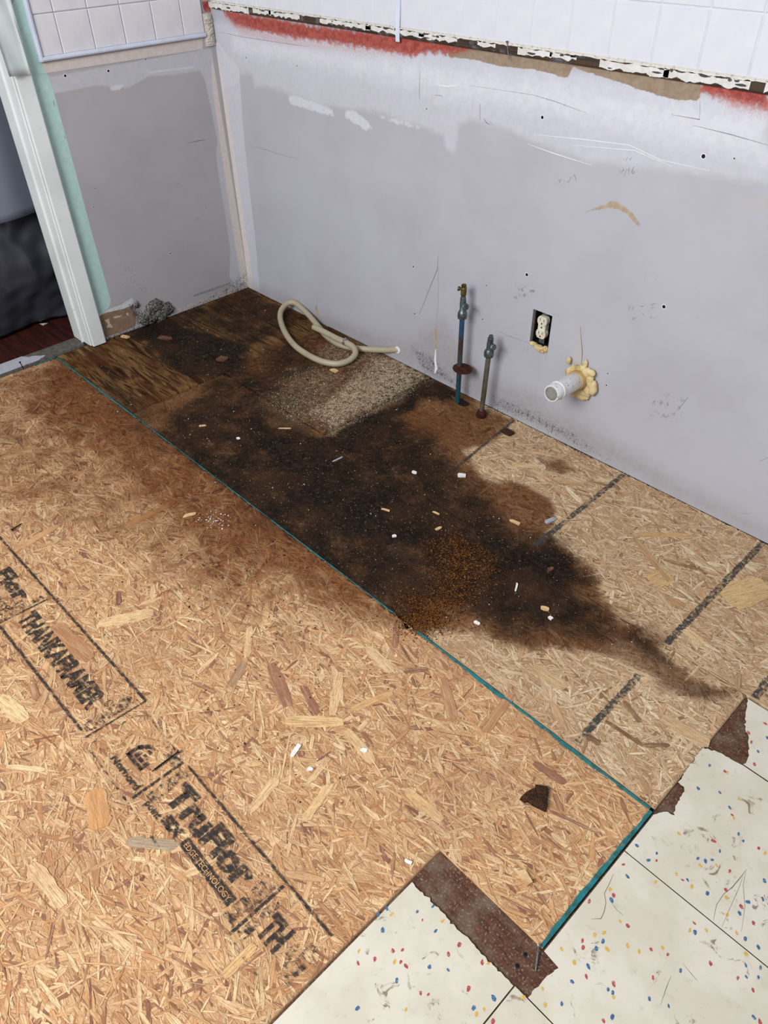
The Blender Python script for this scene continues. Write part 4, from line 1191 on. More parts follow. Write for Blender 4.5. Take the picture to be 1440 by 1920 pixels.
# threshold
tht = NT('threshold_paint', .6)
pc = tht.noise(18, 5, .6, tht.scale(tht.co, (1, .5, 1)))
M_THR = tht.done(tht.mix(tht.ss(tht.noise(120, 4), .5, .72, 0, .5), '#b9b9c0', '#8d8d94'))
thr = tag(empty('threshold', (-.065, -1.15, 0)), 'white painted wooden threshold strip at the foot of the doorway', 'threshold')
o = box('board', -.105, -.034, -1.58, -.729, -.02, .004, simple('grey_bare_wood', '#6b665f', '#57524c', 60), thr); o.location = (.065, 1.15, 0)
y0 = P(100, 665)[1]
poly = [(-.104, -1.58), (-.036, -1.58), (-.036, -.90), (-.045, -.88), (-.052, -.87), (-.06, -.885), (-.075, -.90), (-.08, -.92), (-.104, -.935)]
o = prism('paint_layer', ragged(poly, .0015, .008, range(2, 8)), .004, .0058, M_THR, thr); o.location = (.065, 1.15, 0)

# hall beyond, boxed in by added dark walls to keep sky light out
hallf = tag(empty('floor_hall', (-.6, -1.1, 0)), kind='structure')
tp = NT('dark_red_boards', .5, .35)
hc = tp.mix(tp.ss(tp.noise(1, 5, .6, tp.scale(tp.co, (6, 60, 6))), .35, .65), '#4a2019', '#2f1511')
M_HALL = tp.done(hc)
for k in range(16):
    o = box('floor_board', -1.30, -.106, -1.70 + k * .0775, -1.70 + k * .0775 + .0765, -.02, -.001 + .0006 * random.random(), M_HALL, hallf, .0012); o.location = (.6, 1.1, 0)
M_HW = simple('hall_wall_shade', '#3c3c42', '#34343a', 6)  # dark colour carries the shade of the unlit hall
tag(box('wall_hall', -1.40, -1.30, -1.9, -.3, -.05, 2.4, M_HW), kind='structure')
tag(box('wall_hall_side_block', -1.30, -.13, -.46, -.36, -.05, 2.4, M_HW), kind='structure')
tag(box('wall_hall_far_block', -1.30, -.13, -1.9, -1.8, -.05, 2.4, M_HW), kind='structure')
tag(box('ceiling_light_block', -1.40, -.13, -1.9, -.3, 2.4, 2.45, M_HW), kind='structure')  # unseen, added to stop sky light entering from above


def sheet(name, fn, nu, nv, mat):
    V = [fn(i / nu, j / nv) for i in range(nu + 1) for j in range(nv + 1)]
    Fc = [(i * (nv + 1) + j, (i + 1) * (nv + 1) + j, (i + 1) * (nv + 1) + j + 1, i * (nv + 1) + j + 1) for i in range(nu) for j in range(nv)]
    o = mesh(name, V, Fc, mat, None, True)
    md = o.modifiers.new('thick', 'SOLIDIFY'); md.thickness = .0004
    return o


def poly_mat(name, col, rough, tr_f, tcol):
    t = NT(name, rough, .5)
    t.done(col)
    tr_ = t.n('ShaderNodeBsdfTransparent'); tr_.inputs[0].default_value = hexc(tcol)
    mx = t.n('ShaderNodeMixShader'); mx.inputs[0].default_value = tr_f
    t.t.links.new(t.b.outputs[0], mx.inputs[1]); t.t.links.new(tr_.outputs[0], mx.inputs[2])
    t.t.links.new(mx.outputs[0], t.t.nodes['Material Output'].inputs[0])
    return t.mat


M_FILM = poly_mat('clear_plastic_film', '#8b93a4', .35, .30, '#c9ced8')
M_FILMD = poly_mat('dark_plastic_film', '#44464f', .25, .22, '#8a8c96')


def f_up(u, v):
    y = -1.60 + .95 * u; z = .44 + 1.65 * v
    x = -.150 - .10 * (1 - v) * .35 + .012 * math.sin(u * 17 + v * 3) + .02 * mnoise.noise(Vector((u * 4, v * 5, 1)))
    return (x, y, z)


def f_lo(u, v):
    y = -1.60 + 1.02 * u; z = .012 + .45 * v
    bl = math.sin(math.pi * min(1, v * 1.05)) * .035
    x = -.30 + .09 * v + bl + .022 * mnoise.noise(Vector((u * 7, v * 3, 4))) + .012 * mnoise.noise(Vector((u * 18, v * 9, 7)))
    return (x, y, z)


tag(sheet('plastic_sheet', f_up, 60, 60, M_FILM), 'clear plastic sheet hanging across the upper doorway', 'plastic sheet')
tag(sheet('plastic_bag', f_lo, 90, 50, M_FILMD), 'dark crinkled plastic across the lower doorway, ending just above the red floor', 'plastic sheet')

# =================================================================== FITTINGS
# ---- electrical receptacle in its wall opening
rcx, rcz = (hx0 + hx1) / 2 - .0015, (hz0 + hz1) / 2 + .006
out = tag(empty('power_outlet', (rcx, .02, rcz)), 'ivory double power outlet without cover plate in a rough wall opening', 'power outlet')
M_IV = simple('ivory_plastic', '#ddd8c0', '#cfc9b0', 60, .4, spec=.5)
M_BOX = simple('black_box', '#17161a', '#242328', 60, .6)
M_STRAP = simple('dull_zinc', '#7d8087', '#5a5c61', 90, .45, .7)


def opart(o): o.location = (-rcx, -.02, -rcz); return o


for a in ((hx0, hx0 + .002, .013, .06, hz0, hz1), (hx1 - .002, hx1, .013, .06, hz0, hz1), (hx0, hx1, .013, .06, hz1 - .002, hz1), (hx0, hx1, .013, .06, hz0, hz0 + .002), (hx0, hx1, .058, .06, hz0, hz1)):
    opart(box('box_side', *a, M_BOX, out))
opart(prism('strap', [(rcx - .009, rcz - .052), (rcx + .009, rcz - .052), (rcx + .009, rcz + .052), (rcx - .009, rcz + .052)], -.016, -.0145, M_STRAP, out, bw))
for s_ in (-1, 1):
    cz = rcz + s_ * .0195
    pr_ = [(rcx + .0165 * math.cos(a), cz + max(-.0140, min(.0140, .0172 * math.sin(a)))) for a in np.linspace(0, 2 * math.pi, 28, endpoint=False)]
    f_ = opart(prism('receptacle_face', pr_, -.020, -.0035, M_IV, out, bw))
    md = f_.modifiers.new('bevel', 'BEVEL'); md.width = .0012; md.segments = 2; md.limit_method = 'ANGLE'
    for dx, hh in ((-.0062, .0042), (.0062, .0034)):
        mesh('slot', [bw(rcx + dx - .0009, cz + .0035 - hh, -.0032), bw(rcx + dx + .0009, cz + .0035 - hh, -.0032), bw(rcx + dx + .0009, cz + .0035 + hh, -.0032), bw(rcx + dx - .0009, cz + .0035 + hh, -.0032)], [(0, 1, 2, 3)], M_HOLE, f_)
    mesh('ground_hole', [bw(rcx + .0024 * math.cos(a), cz - .0072 + .0026 * math.sin(a), -.0032) for a in np.linspace(0, 2 * math.pi, 12, endpoint=False)], [tuple(range(12))], M_HOLE, f_)
opart(prism('receptacle_bridge', [(rcx - .0125, rcz - .008), (rcx + .0125, rcz - .008), (rcx + .0125, rcz + .008), (rcx - .0125, rcz + .008)], -.022, -.0055, M_IV, out, bw))
opart(lathe('centre_screw', [(.0026, 0), (.0026, .001), (.001, .0014)], (rcx, .0054, rcz), (0, -1, 0), M_STRAP, out, 12))

# foam, used at the outlet and round the drain
tfm = NT('yellow_foam', .75)
fc = tfm.ramp(tfm.noise(38, 5, .6), [(.30, '#957038'), (.46, '#c9b07c'), (.66, '#dccba0')])
tfm.bump(tfm.noise(90, 4), .002, .6)
M_FOAM = tfm.done(fc)


def blob(name, cen, rad, mat, parent=None, seed=0, amp=.25, sub=3, freq=2.2):
    import bmesh
    bm = bmesh.new(); bmesh.ops.create_icosphere(bm, subdivisions=sub, radius=1)
    for v in bm.verts:
        k = 1 + amp * mnoise.fractal(v.co * freq + Vector((seed * 3.1, seed * 1.7, seed)), 1.0, 2.0, 4)
        v.co = Vector((v.co.x * rad[0] * k, v.co.y * rad[1] * k, v.co.z * rad[2] * k)) + Vector(cen)
    me = bpy.data.meshes.new(name); bm.to_mesh(me); bm.free()
    me.polygons.foreach_set('use_smooth', [True] * len(me.polygons)); me.materials.append(mat)
    o = bpy.data.objects.new(name, me); COL.objects.link(o)
    if parent: o.parent = parent
    return o


def blobs(name, lst, mat, parent=None, amp=.25, sub=3, freq=2.2):
    import bmesh
    bm = bmesh.new()
    for s_, (cen, rad) in enumerate(lst):
        r = bmesh.ops.create_icosphere(bm, subdivisions=sub, radius=1)
        for v in r['verts']:
            k = 1 + amp * mnoise.fractal(v.co * freq + Vector((s_ * 3.1, s_ * 1.7, s_)), 1.0, 2.0, 4)
            v.co = Vector((v.co.x * rad[0] * k, v.co.y * rad[1] * k, v.co.z * rad[2] * k)) + Vector(cen)
    me = bpy.data.meshes.new(name); bm.to_mesh(me); bm.free()
    me.polygons.foreach_set('use_smooth', [True] * len(me.polygons)); me.materials.append(mat)
    o = bpy.data.objects.new(name, me); COL.objects.link(o)
    if parent: o.parent = parent
    return o


o = blobs('foam_filler', [((hx0 + .012, .002, hz0 + .004), (.014, .008, .006)), ((hx0 + .034, .000, hz0 + .000), (.018, .009, .009)), ((hx1 - .008, .001, hz0 + .004), (.011, .008, .009)), ((hx0 + .045, -.001, hz0 - .006), (.012, .004, .006))], M_FOAM, out, .35)
opart(o)

# ---- white drain stub with foam collar
drain = tag(empty('drain_pipe', (1.62, 0, .235)), 'white plastic drain pipe stub sticking out of the back wall', 'pipe')
tpv = NT('white_pvc', .35, .5)
pc = tpv.mix(tpv.ss(tpv.noise(28, 4), .4, .7), '#dededf', '#d2d1ce')
pc = tpv.mix(tpv.ss(tpv.noise(110, 6, .75), .575, .63, 0, .8), pc, '#4a4038')
M_PVC = tpv.done(pc)
M_PVCIN = simple('pvc_inside', '#8f8f86', '#6a665a', 30, .5)
M_TANP = simple('tan_coupling', '#bda06b', '#a98a55', 30, .5)
ax = np.array([0, -.14, .010]); ax = ax / np.linalg.norm(ax)


def dpart(o): o.location = (-1.62, 0, -.235); return o


og = np.array([1.62, 0, .235])
dpart(lathe('pipe_body', [(.0235, .028), (.0245, .030), (.0245, .108), (.0262, .110), (.0262, .116), (.0240, .118), (.0238, .142), (.0225, .144), (.0196, .144), (.0192, .10), (.0192, .03)], og, ax, M_PVC, drain, 40))
dpart(lathe('pipe_bore', [(.0194, .143), (.0190, .02), (.004, .01), (.0005, .01)], og, ax, M_PVCIN, drain, 32))
dpart(lathe('coupling', [(.024, -.03), (.0285, -.02), (.0285, .030), (.027, .034), (.0245, .035)], og, ax, M_TANP, drain, 36))
fo = []
for k in range(30):
    a = 2 * math.pi * k / 30 + .2; rr = .032 + .006 * random.random(); w_ = random.uniform(.009, .016)
    fo.append(((1.622 + rr * math.cos(a), -.006 - .006 * random.random(), .232 + rr * 1.05 * math.sin(a)), (w_ * (.7 + .5 * abs(math.sin(a))), .009, w_ * (.7 + .5 * abs(math.cos(a))))))
fo += [((1.578, -.012, .277), (.006, .008, .012)), ((1.635, -.010, .186), (.022, .010, .010)), ((1.615, -.008, .182), (.016, .008, .008)), ((1.652, -.012, .268), (.015, .010, .010)), ((1.668, -.012, .225), (.012, .012, .022)), ((1.628, -.006, .284), (.007, .005, .012))]
dpart(blobs('foam_collar', fo, M_FOAM, drain, .22, 3, 1.5))

# ---- supply pipes with stop valves
M_VALVE = simple('tarnished_chrome', '#707977', '#434e50', 60, .42, .7, bump=.0003)
M_BRASS = simple('tarnished_brass', '#7a6742', '#4e4028', 80, .45, .7)
tcp = NT('corroded_copper', .55, .4)
z_ = tcp.n('ShaderNodeSeparateXYZ'); tcp.t.links.new(tcp.co, z_.inputs[0])
zz = tcp.math('ADD', z_.outputs[2], tcp.math('MULTIPLY', tcp.math('SUBTRACT', tcp.noise(24, 4), .5), .16))
pcol = tcp.ramp(tcp.math('MULTIPLY', zz, 3.2), [(.0, '#154450'), (.33, '#133b46'), (.40, '#5a3a24'), (.52, '#36403a'), (.70, '#3a2a22'), (.82, '#1f4664')])
pcol = tcp.mix(tcp.ss(tcp.noise(70, 4), .60, .68, 0, .8), pcol, '#6a4a30')
M_COPPER = tcp.done(pcol, .5)
M_GALV = simple('grey_brown_pipe', '#6d685c', '#4f4434', 35, .55, .4)
M_RUSTY = simple('rusted_steel', '#4a2112', '#2c130b', 90, .8, .2, bump=.0008)
sp1 = tag(empty('water_supply_pipe', (1.218, -.054, 0)), 'taller blue-green copper water pipe with rusty disc and shut-off valve', 'pipe')
lathe('pipe', [(.0078, -.02), (.0078, .305)], (0, 0, 0), (0, 0, 1), M_COPPER, sp1, 20)
lathe('escutcheon', [(.0085, .1385), (.010, .138), (.013, .1345), (.028, .1325), (.0315, .131), (.0315, .130), (.013, .132), (.0085, .133)], (0, 0, 0), (.10, .0, 1), M_RUSTY, sp1, 36)
vb = lathe('valve_body', [(.009, .295), (.0135, .297), (.0142, .303), (.0142, .313), (.0120, .319), (.0095, .322), (.0095, .350), (.0088, .352), (.0088, .362), (.0070, .364), (.0070, .368)], (0, 0, 0), (0, 0, 1), M_VALVE, sp1, 24)
d1 = np.array([.80, -.45, .35])
lathe('valve_stem', [(.0055, .006), (.0055, .016), (.0095, .017), (.0105, .020), (.0105, .027), (.0080, .029), (.003, .029)], (0, 0, .335), d1, M_VALVE, sp1, 10, True)
lathe('brass_adapter', [(.0062, .366), (.0075, .368), (.0085, .372), (.0088, .392), (.0078, .394), (.0078, .402), (.0060, .403), (.0055, .398)], (0, 0, 0), (0, 0, 1), M_BRASS, sp1, 8, True)
lathe('brass_tap', [(.004, .004), (.004, .011), (.0065, .012), (.0070, .016), (.0060, .018), (.002, .018)], (0, 0, .386), (-.85, -.45, .15), M_BRASS, sp1, 12)
sp2 = tag(empty('water_supply_pipe', (1.324, -.061, 0)), 'shorter grey-brown water pipe with shut-off valve, nearer the outlet', 'pipe')
ax2 = np.array([.045, .005, 1.0])
lathe('pipe', [(.0078, -.01), (.0078, .225)], (0, 0, 0), ax2, M_GALV, sp2, 20)
lathe('base_collar', [(.016, -.002), (.017, .004), (.015, .014), (.0125, .020), (.0085, .022)], (0, 0, 0), ax2, M_RUSTY, sp2, 14)
lathe('valve_body', [(.009, .214), (.0140, .216), (.0150, .222), (.0150, .230), (.0125, .237), (.0098, .240), (.0098, .262), (.0090, .264), (.0090, .276), (.0068, .278), (.0068, .284), (.0050, .286)], (0, 0, 0), ax2, M_VALVE, sp2, 24)
lathe('valve_stem', [(.0060, .006), (.0060, .014), (.0095, .015), (.0100, .024), (.0070, .026), (.002, .026)], (.0115, .0012, .252), (.85, -.4, .2), M_VALVE, sp2, 10, True)
M_BLACKHOLE = simple('rotted_hole', '#0d0907', '#1a120d', 60)
mesh('rot_hole', [(1.218 + .012 + .024 * (1 + .3 * random.random()) * math.cos(a), -.045 + .014 * (1 + .4 * random.random()) * math.sin(a), .0017) for a in np.linspace(0, 2 * math.pi, 20, endpoint=False)], [tuple(range(20))], M_BLACKHOLE, pA)

# ---- braided hose
th = NT('braided_hose_plastic', .32, .5)
g = th.attr('guv', 'Vector')
sx = th.n('ShaderNodeSeparateXYZ'); th.t.links.new(g, sx.inputs[0])
u_, v_ = sx.outputs[0], sx.outputs[1]
aa = th.math('SINE', th.math('ADD', th.math('MULTIPLY', u_, 950), th.math('MULTIPLY', v_, 9)))
bb = th.math('SINE', th.math('SUBTRACT', th.math('MULTIPLY', u_, 950), th.math('MULTIPLY', v_, 9)))
br = th.math('MAXIMUM', aa, bb)
hc_ = th.mix(th.ss(br, .55, .98), '#978a70', '#c6bb9f')
hc_ = th.mix(th.ss(th.noise(14, 4), .55, .75, 0, .5), hc_, '#8d7c5c')
th.bump(br, .0006, .4)
M_HOSE = th.done(hc_)
hp = [(746, 655, .035), (720, 656, .026), (690, 655, .013), (660, 652, .0118), (635, 645, .0118), (612, 630, .0118), (596, 611, .016), (580, 592, .024), (566, 575, .034), (552, 567, .040), (538, 570, .036), (527, 583, .024), (526, 600, .014), (535, 624, .0118), (553, 648, .0118), (580, 667, .0118), (608, 679, .0118), (634, 682, .0118), (654, 676, .014), (666, 664, .022), (663, 652, .030), (652, 644, .034), (630, 634, .034), (605, 621, .034), (588, 613, .034)]
path = []
for x, y, z in hp:
    q = P(x, y, z + .0035); q[1] = min(q[1], -.0125) if (x, y) != (746, 655) else q[1]; path.append(q)
path[0] = P(748, 655, .006, 1)
path = catmull(path, 9)
hose = tag(empty('hose', (path[60][0], path[60][1], 0)), 'coiled beige braided hose coming out of the back wall', 'hose')


def hpart(o): o.location = -hose.location; return o


hpart(tube('tubing', path, .0108, M_HOSE, hose, 20))
ci = int(len(path) * 21.2 / 24)
dirc = path[ci + 1] - path[ci - 1]
M_CLAMP = simple('bright_steel', '#cfd2d6', '#a9acb0', 60, .2, .9)
hpart(lathe('clamp_band', [(.0112, -.006), (.0122, -.006), (.0122, .006), (.0112, .006)], path[ci], dirc, M_CLAMP, hose, 28))
dd = dirc / np.linalg.norm(dirc); sd = np.cross(dd, [0, 0, 1]); sd /= np.linalg.norm(sd)
hpart(lathe('clamp_screw', [(.003, -.008), (.0042, -.007), (.0042, .005), (.003, .006)], path[ci] + np.array([0, 0, .0135]) - sd * .002, sd, M_CLAMP, hose, 8, True))
hpart(lathe('wall_ring', [(.0108, .0), (.0128, .0), (.0125, .002), (.0108, .0025)], (path[0][0], -.0005, path[0][2]), (0, -1, 0), M_PALE, hose, 24))

# ---- mould growth at the foot of the left wall
tm = NT('grey_mould', .95, .05)
mc = tm.ramp(tm.noise(190, 5, .7), [(.36, '#1c1b19'), (.50, '#5f5d58'), (.64, '#a19e96')])
tm.bump(tm.noise(160, 4), .003, .9)
M_MOULD = tm.done(mc)
lst = []
for x, y, r in [(268, 597, 8), (276, 590, 9), (286, 592, 9), (297, 588, 8), (305, 590, 7), (290, 572, 10), (283, 575, 8), (297, 575, 8), (310, 577, 9), (317, 580, 7), (309, 585, 7), (272, 603, 6), (300, 596, 6), (255, 572, 4)]:
    q = P(x, y, 0, 0); k = r * .0026
    lst.append(((.004, q[1], max(q[2], .012)), (k * .38, k, k * .9)))
tag(blobs('mold_clump', lst, M_MOULD, None, .55, 3, 5.0), 'clumps of grey-black mould growing at the foot of the left wall', 'mould')

# =================================================================== DEBRIS
M_CRUMB = NT('crumbs', .85, .1)
M_CRUMB = M_CRUMB.done(M_CRUMB.attr('scol', 'Color'))


def zfloor(p):
    z = np.zeros(len(p)) + .0008
    z[(p[:, 0] > .512) & (p[:, 0] < 1.046) & (p[:, 1] > -.479)] = .0035
    z[(p[:, 0] < .508) & (p[:, 1] > SEAM)] = .0015
    return z


def crumbs(name, pts, r0, r1, cols, label, cat):
    n = len(pts); pts = np.asarray(pts)
    oc = np.array([(1, 0, 0), (0, 1, 0), (-1, 0, 0), (0, -1, 0), (0, 0, 1), (0, 0, -.3)], float)
    sc_ = rng.uniform(r0, r1, (n, 1, 1)) * rng.uniform(.55, 1.4, (n, 6, 1)) * np.array([1, 1, .7])
    a = rng.uniform(0, 6.28, n); ca, sa = np.cos(a), np.sin(a)
    O = oc[None] * sc_; el = rng.uniform(.6, 1.7, (n, 1)); O[:, :, 0] *= el
    V = np.stack([O[:, :, 0] * ca[:, None] - O[:, :, 1] * sa[:, None], O[:, :, 0] * sa[:, None] + O[:, :, 1] * ca[:, None], O[:, :, 2]], 2)
    V += np.column_stack([pts, zfloor(pts)])[:, None, :]
    tri = np.array([(0, 1, 4), (1, 2, 4), (2, 3, 4), (3, 0, 4), (1, 0, 5), (2, 1, 5), (3, 2, 5), (0, 3, 5)])
    q = (np.arange(n)[:, None, None] * 6 + tri[None]).reshape(-1, 3)
    o = quads_np(name, V.reshape(-1, 3), q, M_CRUMB)
    cs = np.array([hexc(c)[:3] for c in cols]); cattr(o, 'scol', np.repeat(cs[rng.integers(0, len(cs), n)] * rng.uniform(.7, 1.2, (n, 1)), 6, 0))
    return tag(o, label, cat, kind='stuff')


def scatter(polys, n, x0, x1, y0, y1, power=1.0, wob=.03):
    out_ = []
    while len(out_) < n:
        p = np.column_stack([rng.uniform(x0, x1, n * 3), rng.uniform(y0, y1, n * 3)])
        f_ = field(p, polys, wob) ** power
        f_ = f_ * (.25 + 1.1 * fbm(p, 40.0))
        out_ += list(p[rng.random(len(p)) < f_])
    return np.array(out_[:n])


crumbs('sawdust', scatter(DUST, 9000, .45, 1.2, -.5, -.012), .0007, .0019, ['#c9b697', '#b39f81', '#d6c5a8', '#8a765c', '#4b3d30'], 'pale sawdust sprinkled over the dark board below the hose', 'sawdust')
crumbs('rotted_wood_crumbs', scatter(RUST[:2], 7000, 1.5, 2.05, -.89, -.52, 1.0), .0007, .0021, ['#5a3416', '#7a4a20', '#3c2210', '#8a5a2a', '#2a180c'], 'rust-brown crumbs of rotted wood heaped by the teal seam', 'crumbs')
crumbs('mold_granules', scatter(BLACK, 9000, .1, 2.4, -.835, -.02, 1.1), .0005, .0014, ['#17130f', '#2b221a', '#453a2f', '#6b5c4a', '#a08d73', '#3a2414', '#b3a288'], 'fine dark grit scattered over the blackened boards', 'grit')
p_ = np.column_stack([rng.uniform(.1, 2.4, 420), rng.uniform(-1.7, -.02, 420)])
p_ = p_[~((p_[:, 0] > 2.15) & (p_[:, 1] < -1.15))]
crumbs('plaster_specks', p_, .0007, .0022, ['#d8d4cc', '#c9bfb0', '#e5e2dc', '#c9a878'], 'tiny white plaster specks strewn across all the boards', 'specks')
p_ = np.column_stack([rng.normal(1.47, .33, 260), rng.normal(-1.1, .16, 260)]); p_ = p_[(p_[:, 1] < -.86) & (p_[:, 0] < 2.15)]
crumbs('dark_grit', p_, .0008, .0024, ['#2a1a10', '#3b2718', '#4d3421'], 'brown-black grit dotted over the stamped board', 'grit')
c0 = P(400, 975)[:2]
p_ = c0 + rng.normal(0, 1, (60, 2)) * np.array([.022, .016])
crumbs('plaster_crumbs', p_, .0009, .0028, ['#dcd9d6', '#c9c3be', '#efeeea'], 'little heap of white plaster crumbs beside the teal seam', 'crumbs')

M_WHITECH = simple('white_chip', '#eceae4', '#dcd8ce', 120, .7)
M_GREYCH = simple('grey_chip', '#a9aeb2', '#8f9498', 120, .7)
M_WOODCH = simple('wood_chip', '#d9b889', '#c49c6a', 80, .75)
M_PINKCH = simple('brown_chip', '#6f4c36', '#573a29', 80, .75)
M_ROT = simple('rotted_chunk', '#4f2f16', '#1e110a', 320, .9, bump=.003)


def chip(name, px, py, lpx, wpx, ang, mat, label, cat, th_=.003, pts=None):
    q = P(px, py); z0 = float(zfloor(np.array([q[:2]]))[0]) + .0003
    k = np.linalg.norm(q - CAM) / FPX
    if pts is None:
        pts = [(-.5, -.42), (-.1, -.5), (.42, -.46), (.52, -.05), (.44, .40), (.05, .5), (-.38, .44), (-.53, .08)]
        pts = [(x + random.uniform(-.1, .1), y + random.uniform(-.12, .12)) for x, y in pts]
    a = math.radians(ang)
    poly = [((x * lpx * math.cos(a) - y * wpx * math.sin(a)) * k * 1.12, (x * lpx * math.sin(a) + y * wpx * math.cos(a)) * k * 1.12) for x, y in pts]
    o = prism(name, poly, 0, th_, mat, None, None, th_ * .12); o.location = (q[0], q[1], z0)
    return tag(o, label, cat)


TRI = [(-.5, -.4), (.5, -.5), (.15, .5), (-.2, .2)]
CHL = [('plaster_chip', 866, 893, 14, 8, 40, M_WHITECH, 'blocky white plaster chip near the grey line, on the black stain', 'chip', .005),
       ('plaster_chip', 1033, 977, 20, 9, 75, M_GREYCH, 'grey-white oblong chip at the end of the painted line', 'chip', .004),
       ('plaster_chip', 777, 887, 8, 6, 10, M_WHITECH, 'small white chip left of the blocky one on the black stain', 'chip', .003),
       ('wood_chip', 724, 957, 14, 4, 20, M_WOODCH, 'thin cream splinter lying flat in the middle of the black stain', 'splinter', .002),
       ('plaster_chip', 739, 1006, 7, 6, 60, M_WHITECH, 'white dot-like chip on the black stain close to the teal seam', 'chip', .003),
       ('wood_chip', 818, 963, 12, 4, 10, M_WOODCH, 'short pale splinter right of the cream one on the black stain', 'splinter', .002),
       ('wood_chip', 822, 992, 12, 5, 80, M_WOODCH, 'tan splinter just above the rust-coloured crumbs', 'splinter', .002),
       ('wood_chip', 966, 980, 20, 8, 10, M_WOODCH, 'flat tan wood chip between the brown knot and the black stain', 'chip', .002),
       ('wood_chip', 1022, 1142, 14, 10, 30, M_WOODCH, 'cream triangular chip on the lower black stain', 'chip', .003),
       ('plaster_chip', 1032, 1160, 7, 6, 0, M_WHITECH, 'white square chip just below the cream triangular one', 'chip', .003),
       ('plaster_chip', 894, 1169, 10, 6, 20, M_WHITECH, 'white chip at the pale edge below the black stain', 'chip', .003),
       ('wood_chip', 968, 1102, 18, 3, 120, M_WHITECH, 'thin white sliver standing out in the lower black stain', 'splinter', .0015),
       ('wood_chip', 1033, 1068, 12, 6, 90, M_PINKCH, 'brown splinter at the right end of the black stain', 'splinter', .002),
       ('wood_chip', 357, 966, 22, 8, 70, M_WOODCH, 'pale wood sliver on the brown-stained part of the stamped board', 'splinter', .002),
       ('wood_block', 985, 1647, 23, 13, -15, M_WOODCH, 'small tan wood block lying on the board above the brown notch', 'wood chip', .006),
       ('wood_chip', 627, 697, 13, 9, 10, M_WOODCH, 'square peach wood chip lying below the hose loop', 'chip', .003),
       ('plaster_chip', 555, 1407, 8, 24, 20, M_WHITECH, 'narrow white paint flake in the middle of the stamped board', 'paint flake', .0015),
       ('plaster_chip', 582, 1443, 10, 7, 40, M_WHITECH, 'white flake just below the narrow one on the stamped board', 'paint flake', .0015),
       ('plaster_chip', 683, 1408, 11, 9, 20, M_WHITECH, 'lone white flake right of the narrow one on the stamped board', 'paint flake', .0015),
       ('plaster_chip', 766, 1617, 12, 5, 20, M_WHITECH, 'white chip on the board left of the brown notch', 'chip', .003),
       ('wood_chip', 235, 633, 14, 7, 20, M_WOODCH, 'pinkish chip at the foot of the bare brown wall patch', 'chip', .004),
       ('wood_chip', 310, 635, 20, 10, 30, M_PINKCH, 'larger brown chip on the plywood near the mould clumps', 'chip', .003),
       ('wood_chip', 418, 674, 16, 14, 30, M_PINKCH, 'rounded brown chip on the black plywood left of the hose', 'chip', .005),
       ('wood_chip', 380, 799, 12, 4, 60, M_WOODCH, 'tan sliver on the dark boards left of the sawdust', 'splinter', .002),
       ('wood_chip', 533, 804, 20, 3, 45, M_WOODCH, 'straight straw-coloured splinter left of the sawdust edge', 'splinter', .0015),
       ('wood_chip', 633, 862, 20, 3, 85, M_GREYCH, 'grey splinter on the black stain below the sawdust edge', 'splinter', .0015),
       ('plaster_chip', 447, 823, 6, 5, 0, M_WHITECH, 'white speck-sized chip on the dark board left of the grey splinter', 'chip', .002),
       ('plaster_chip', 37, 656, 5, 5, 0, M_WHITECH, '', 'chip', .001),
       ('rotted_chunk', 952, 813, 18, 12, 0, M_ROT, 'small brown rotted chunk on the board below the supply pipes', 'wood chunk', .008)]
for c in CHL:
    if c[7]: chip(*c)
# white paper scrap on the hall floor
q = P(82, 608, -.001)
o = prism('paper_scrap', [(-.012, -.010), (.012, -.006), (.006, .002), (.004, .014)], 0, .0012, M_WHITECH); o.location = (q[0], q[1], -.0002)
tag(o, 'white triangular scrap on the dark red floor beyond the doorway', 'paper scrap')
# big rotted chunk
Zc = lambda x, y: (940 + x / 12, 1440 + y / 12)
poly = np.array([P(*Zc(*q_))[:2] for q_ in [(395, 720), (520, 600), (690, 500), (770, 510), (755, 420), (880, 420), (1025, 460), (1050, 560), (1040, 740), (1030, 880), (995, 1010), (880, 950), (790, 910), (700, 860), (600, 790), (500, 790)]])
cen = poly.mean(0)
V = []; K = len(poly); rings = [(1.0, 0), (1.0, .004), (.93, .009), (.7, .012), (.4, .012), (.15, .011)]
for s_, z in rings:
    for p in poly: V.append((*((p - cen) * s_ * random.uniform(.97, 1.03)), z + random.uniform(-.0015, .0015) * (z > 0)))
V.append((0, 0, .012))
Fc = [(r * K + i, r * K + (i + 1) % K, (r + 1) * K + (i + 1) % K, (r + 1) * K + i) for r in range(len(rings) - 1) for i in range(K)] + [((len(rings) - 1) * K + i, (len(rings) - 1) * K + (i + 1) % K, len(V) - 1) for i in range(K)] + [tuple(range(K - 1, -1, -1))]
o = mesh('rotted_chunk', V, Fc, M_ROT); o.location = (cen[0], cen[1], .0014)
tag(o, 'triangular dark brown rotted wood chunk on the stamped board', 'wood chunk')

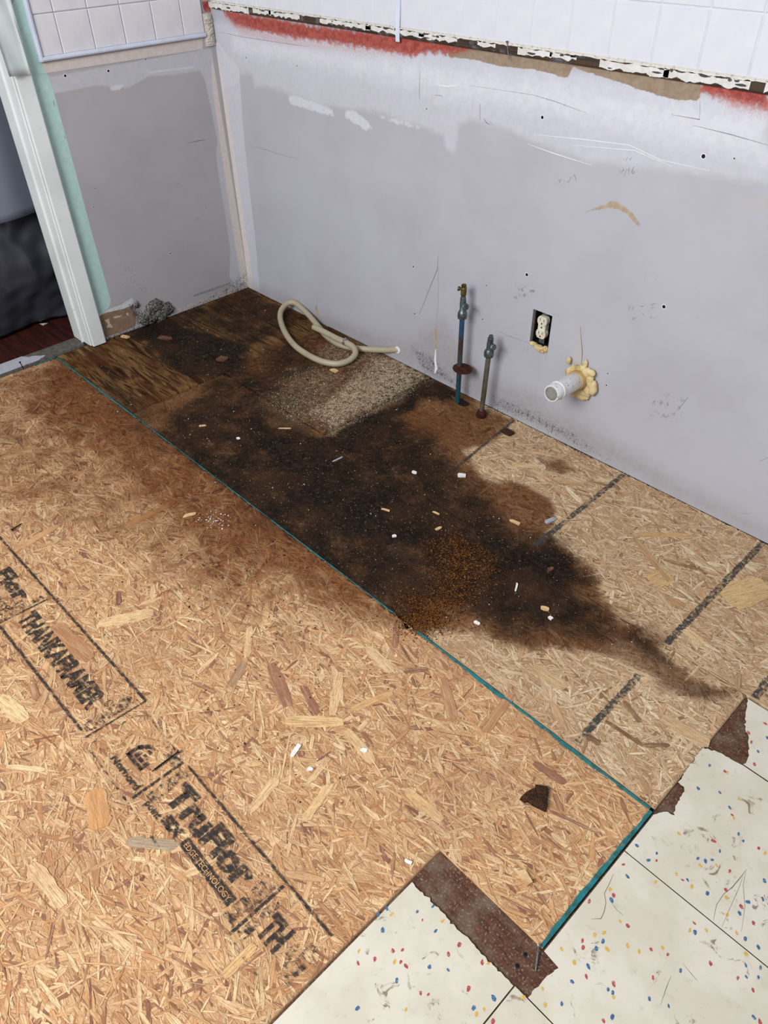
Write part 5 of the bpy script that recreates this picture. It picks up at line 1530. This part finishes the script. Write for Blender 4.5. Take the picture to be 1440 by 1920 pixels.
# screws and nails
M_BLKSC = simple('black_screw_steel', '#1d1c1f', '#2c2a2c', 90, .45, .6)
M_GREYNAIL = simple('grey_nail_steel', '#8d8b88', '#6d6a66', 90, .4, .7)


def screw(name, a, b, r, mat, label, cat, threads=True):
    a = np.array(a); b = np.array(b); L_ = np.linalg.norm(b - a); e = empty(name, tuple(a)); ax_ = b - a
    sh = [(r * .9, 0)]
    n = int(L_ / .0022)
    for i in range(1, n):
        u = i / n
        sh.append((r * ((1.15 if i % 2 else .75) if threads and u > .25 else .85) * (1 - .8 * max(0, (u - .85) / .15)), L_ * u))
    sh.append((r * .1, L_))
    lathe('shank', sh, (0, 0, 0), ax_, mat, e, 10)
    lathe('head', [(r * .8, .002), (r * 2.0, -.0005), (r * 2.1, -.0018), (r * .6, -.0020), (r * .5, -.0012)], (0, 0, 0), ax_, mat, e, 14)
    return tag(e, label, cat)


q0, q1 = P(335, 1413), P(284, 1450)
screw('screw', (q0[0], q0[1], .0062), (q1[0], q1[1], .0042), .0019, M_BLKSC, 'black screw lying across the stamped emblem', 'screw')
q0, q1 = P(24, 996), P(43, 983)
screw('screw', (q0[0], q0[1], .0058), (q1[0], q1[1], .0042), .0018, M_BLKSC, 'black screw lying on the stamped board near the photo left edge', 'screw')
q1 = P(45, 693)
screw('screw', (q1[0] + .000, q1[1] - .004, .030), (q1[0], q1[1], .0012), .0019, M_BLKSC, 'black screw standing upright beside the threshold', 'screw')
q0, q1 = P(1009, 1776, .0), P(1004, 1822, -.003)
screw('screw', (q0[0], q0[1], .004), (q1[0], q1[1], -.0018), .0019, M_GREYNAIL, 'grey screw leaning in the brown notch at the board corner', 'screw')
a = B2([(957, 77)])[0]; b = B2([(960, 113)])[0]
screw('nail', bw(a[0], a[1], .013), bw(b[0], b[1], .010), .0015, M_GREYNAIL, 'bent grey nail hanging from the rail on the back wall', 'nail', False)
# countersunk screw heads in the brown notch
for x, y in ((970, 1811), (985, 1790)):
    q = P(x, y, -.0048)
    o = lathe('screw_head', [(.0035, 0), (.0035, .0008), (.0016, .0010), (.0014, .0003)], (0, 0, 0), (0, 0, 1), M_BLKSC, und, 12); o.location = (q[0], q[1], -.0048)
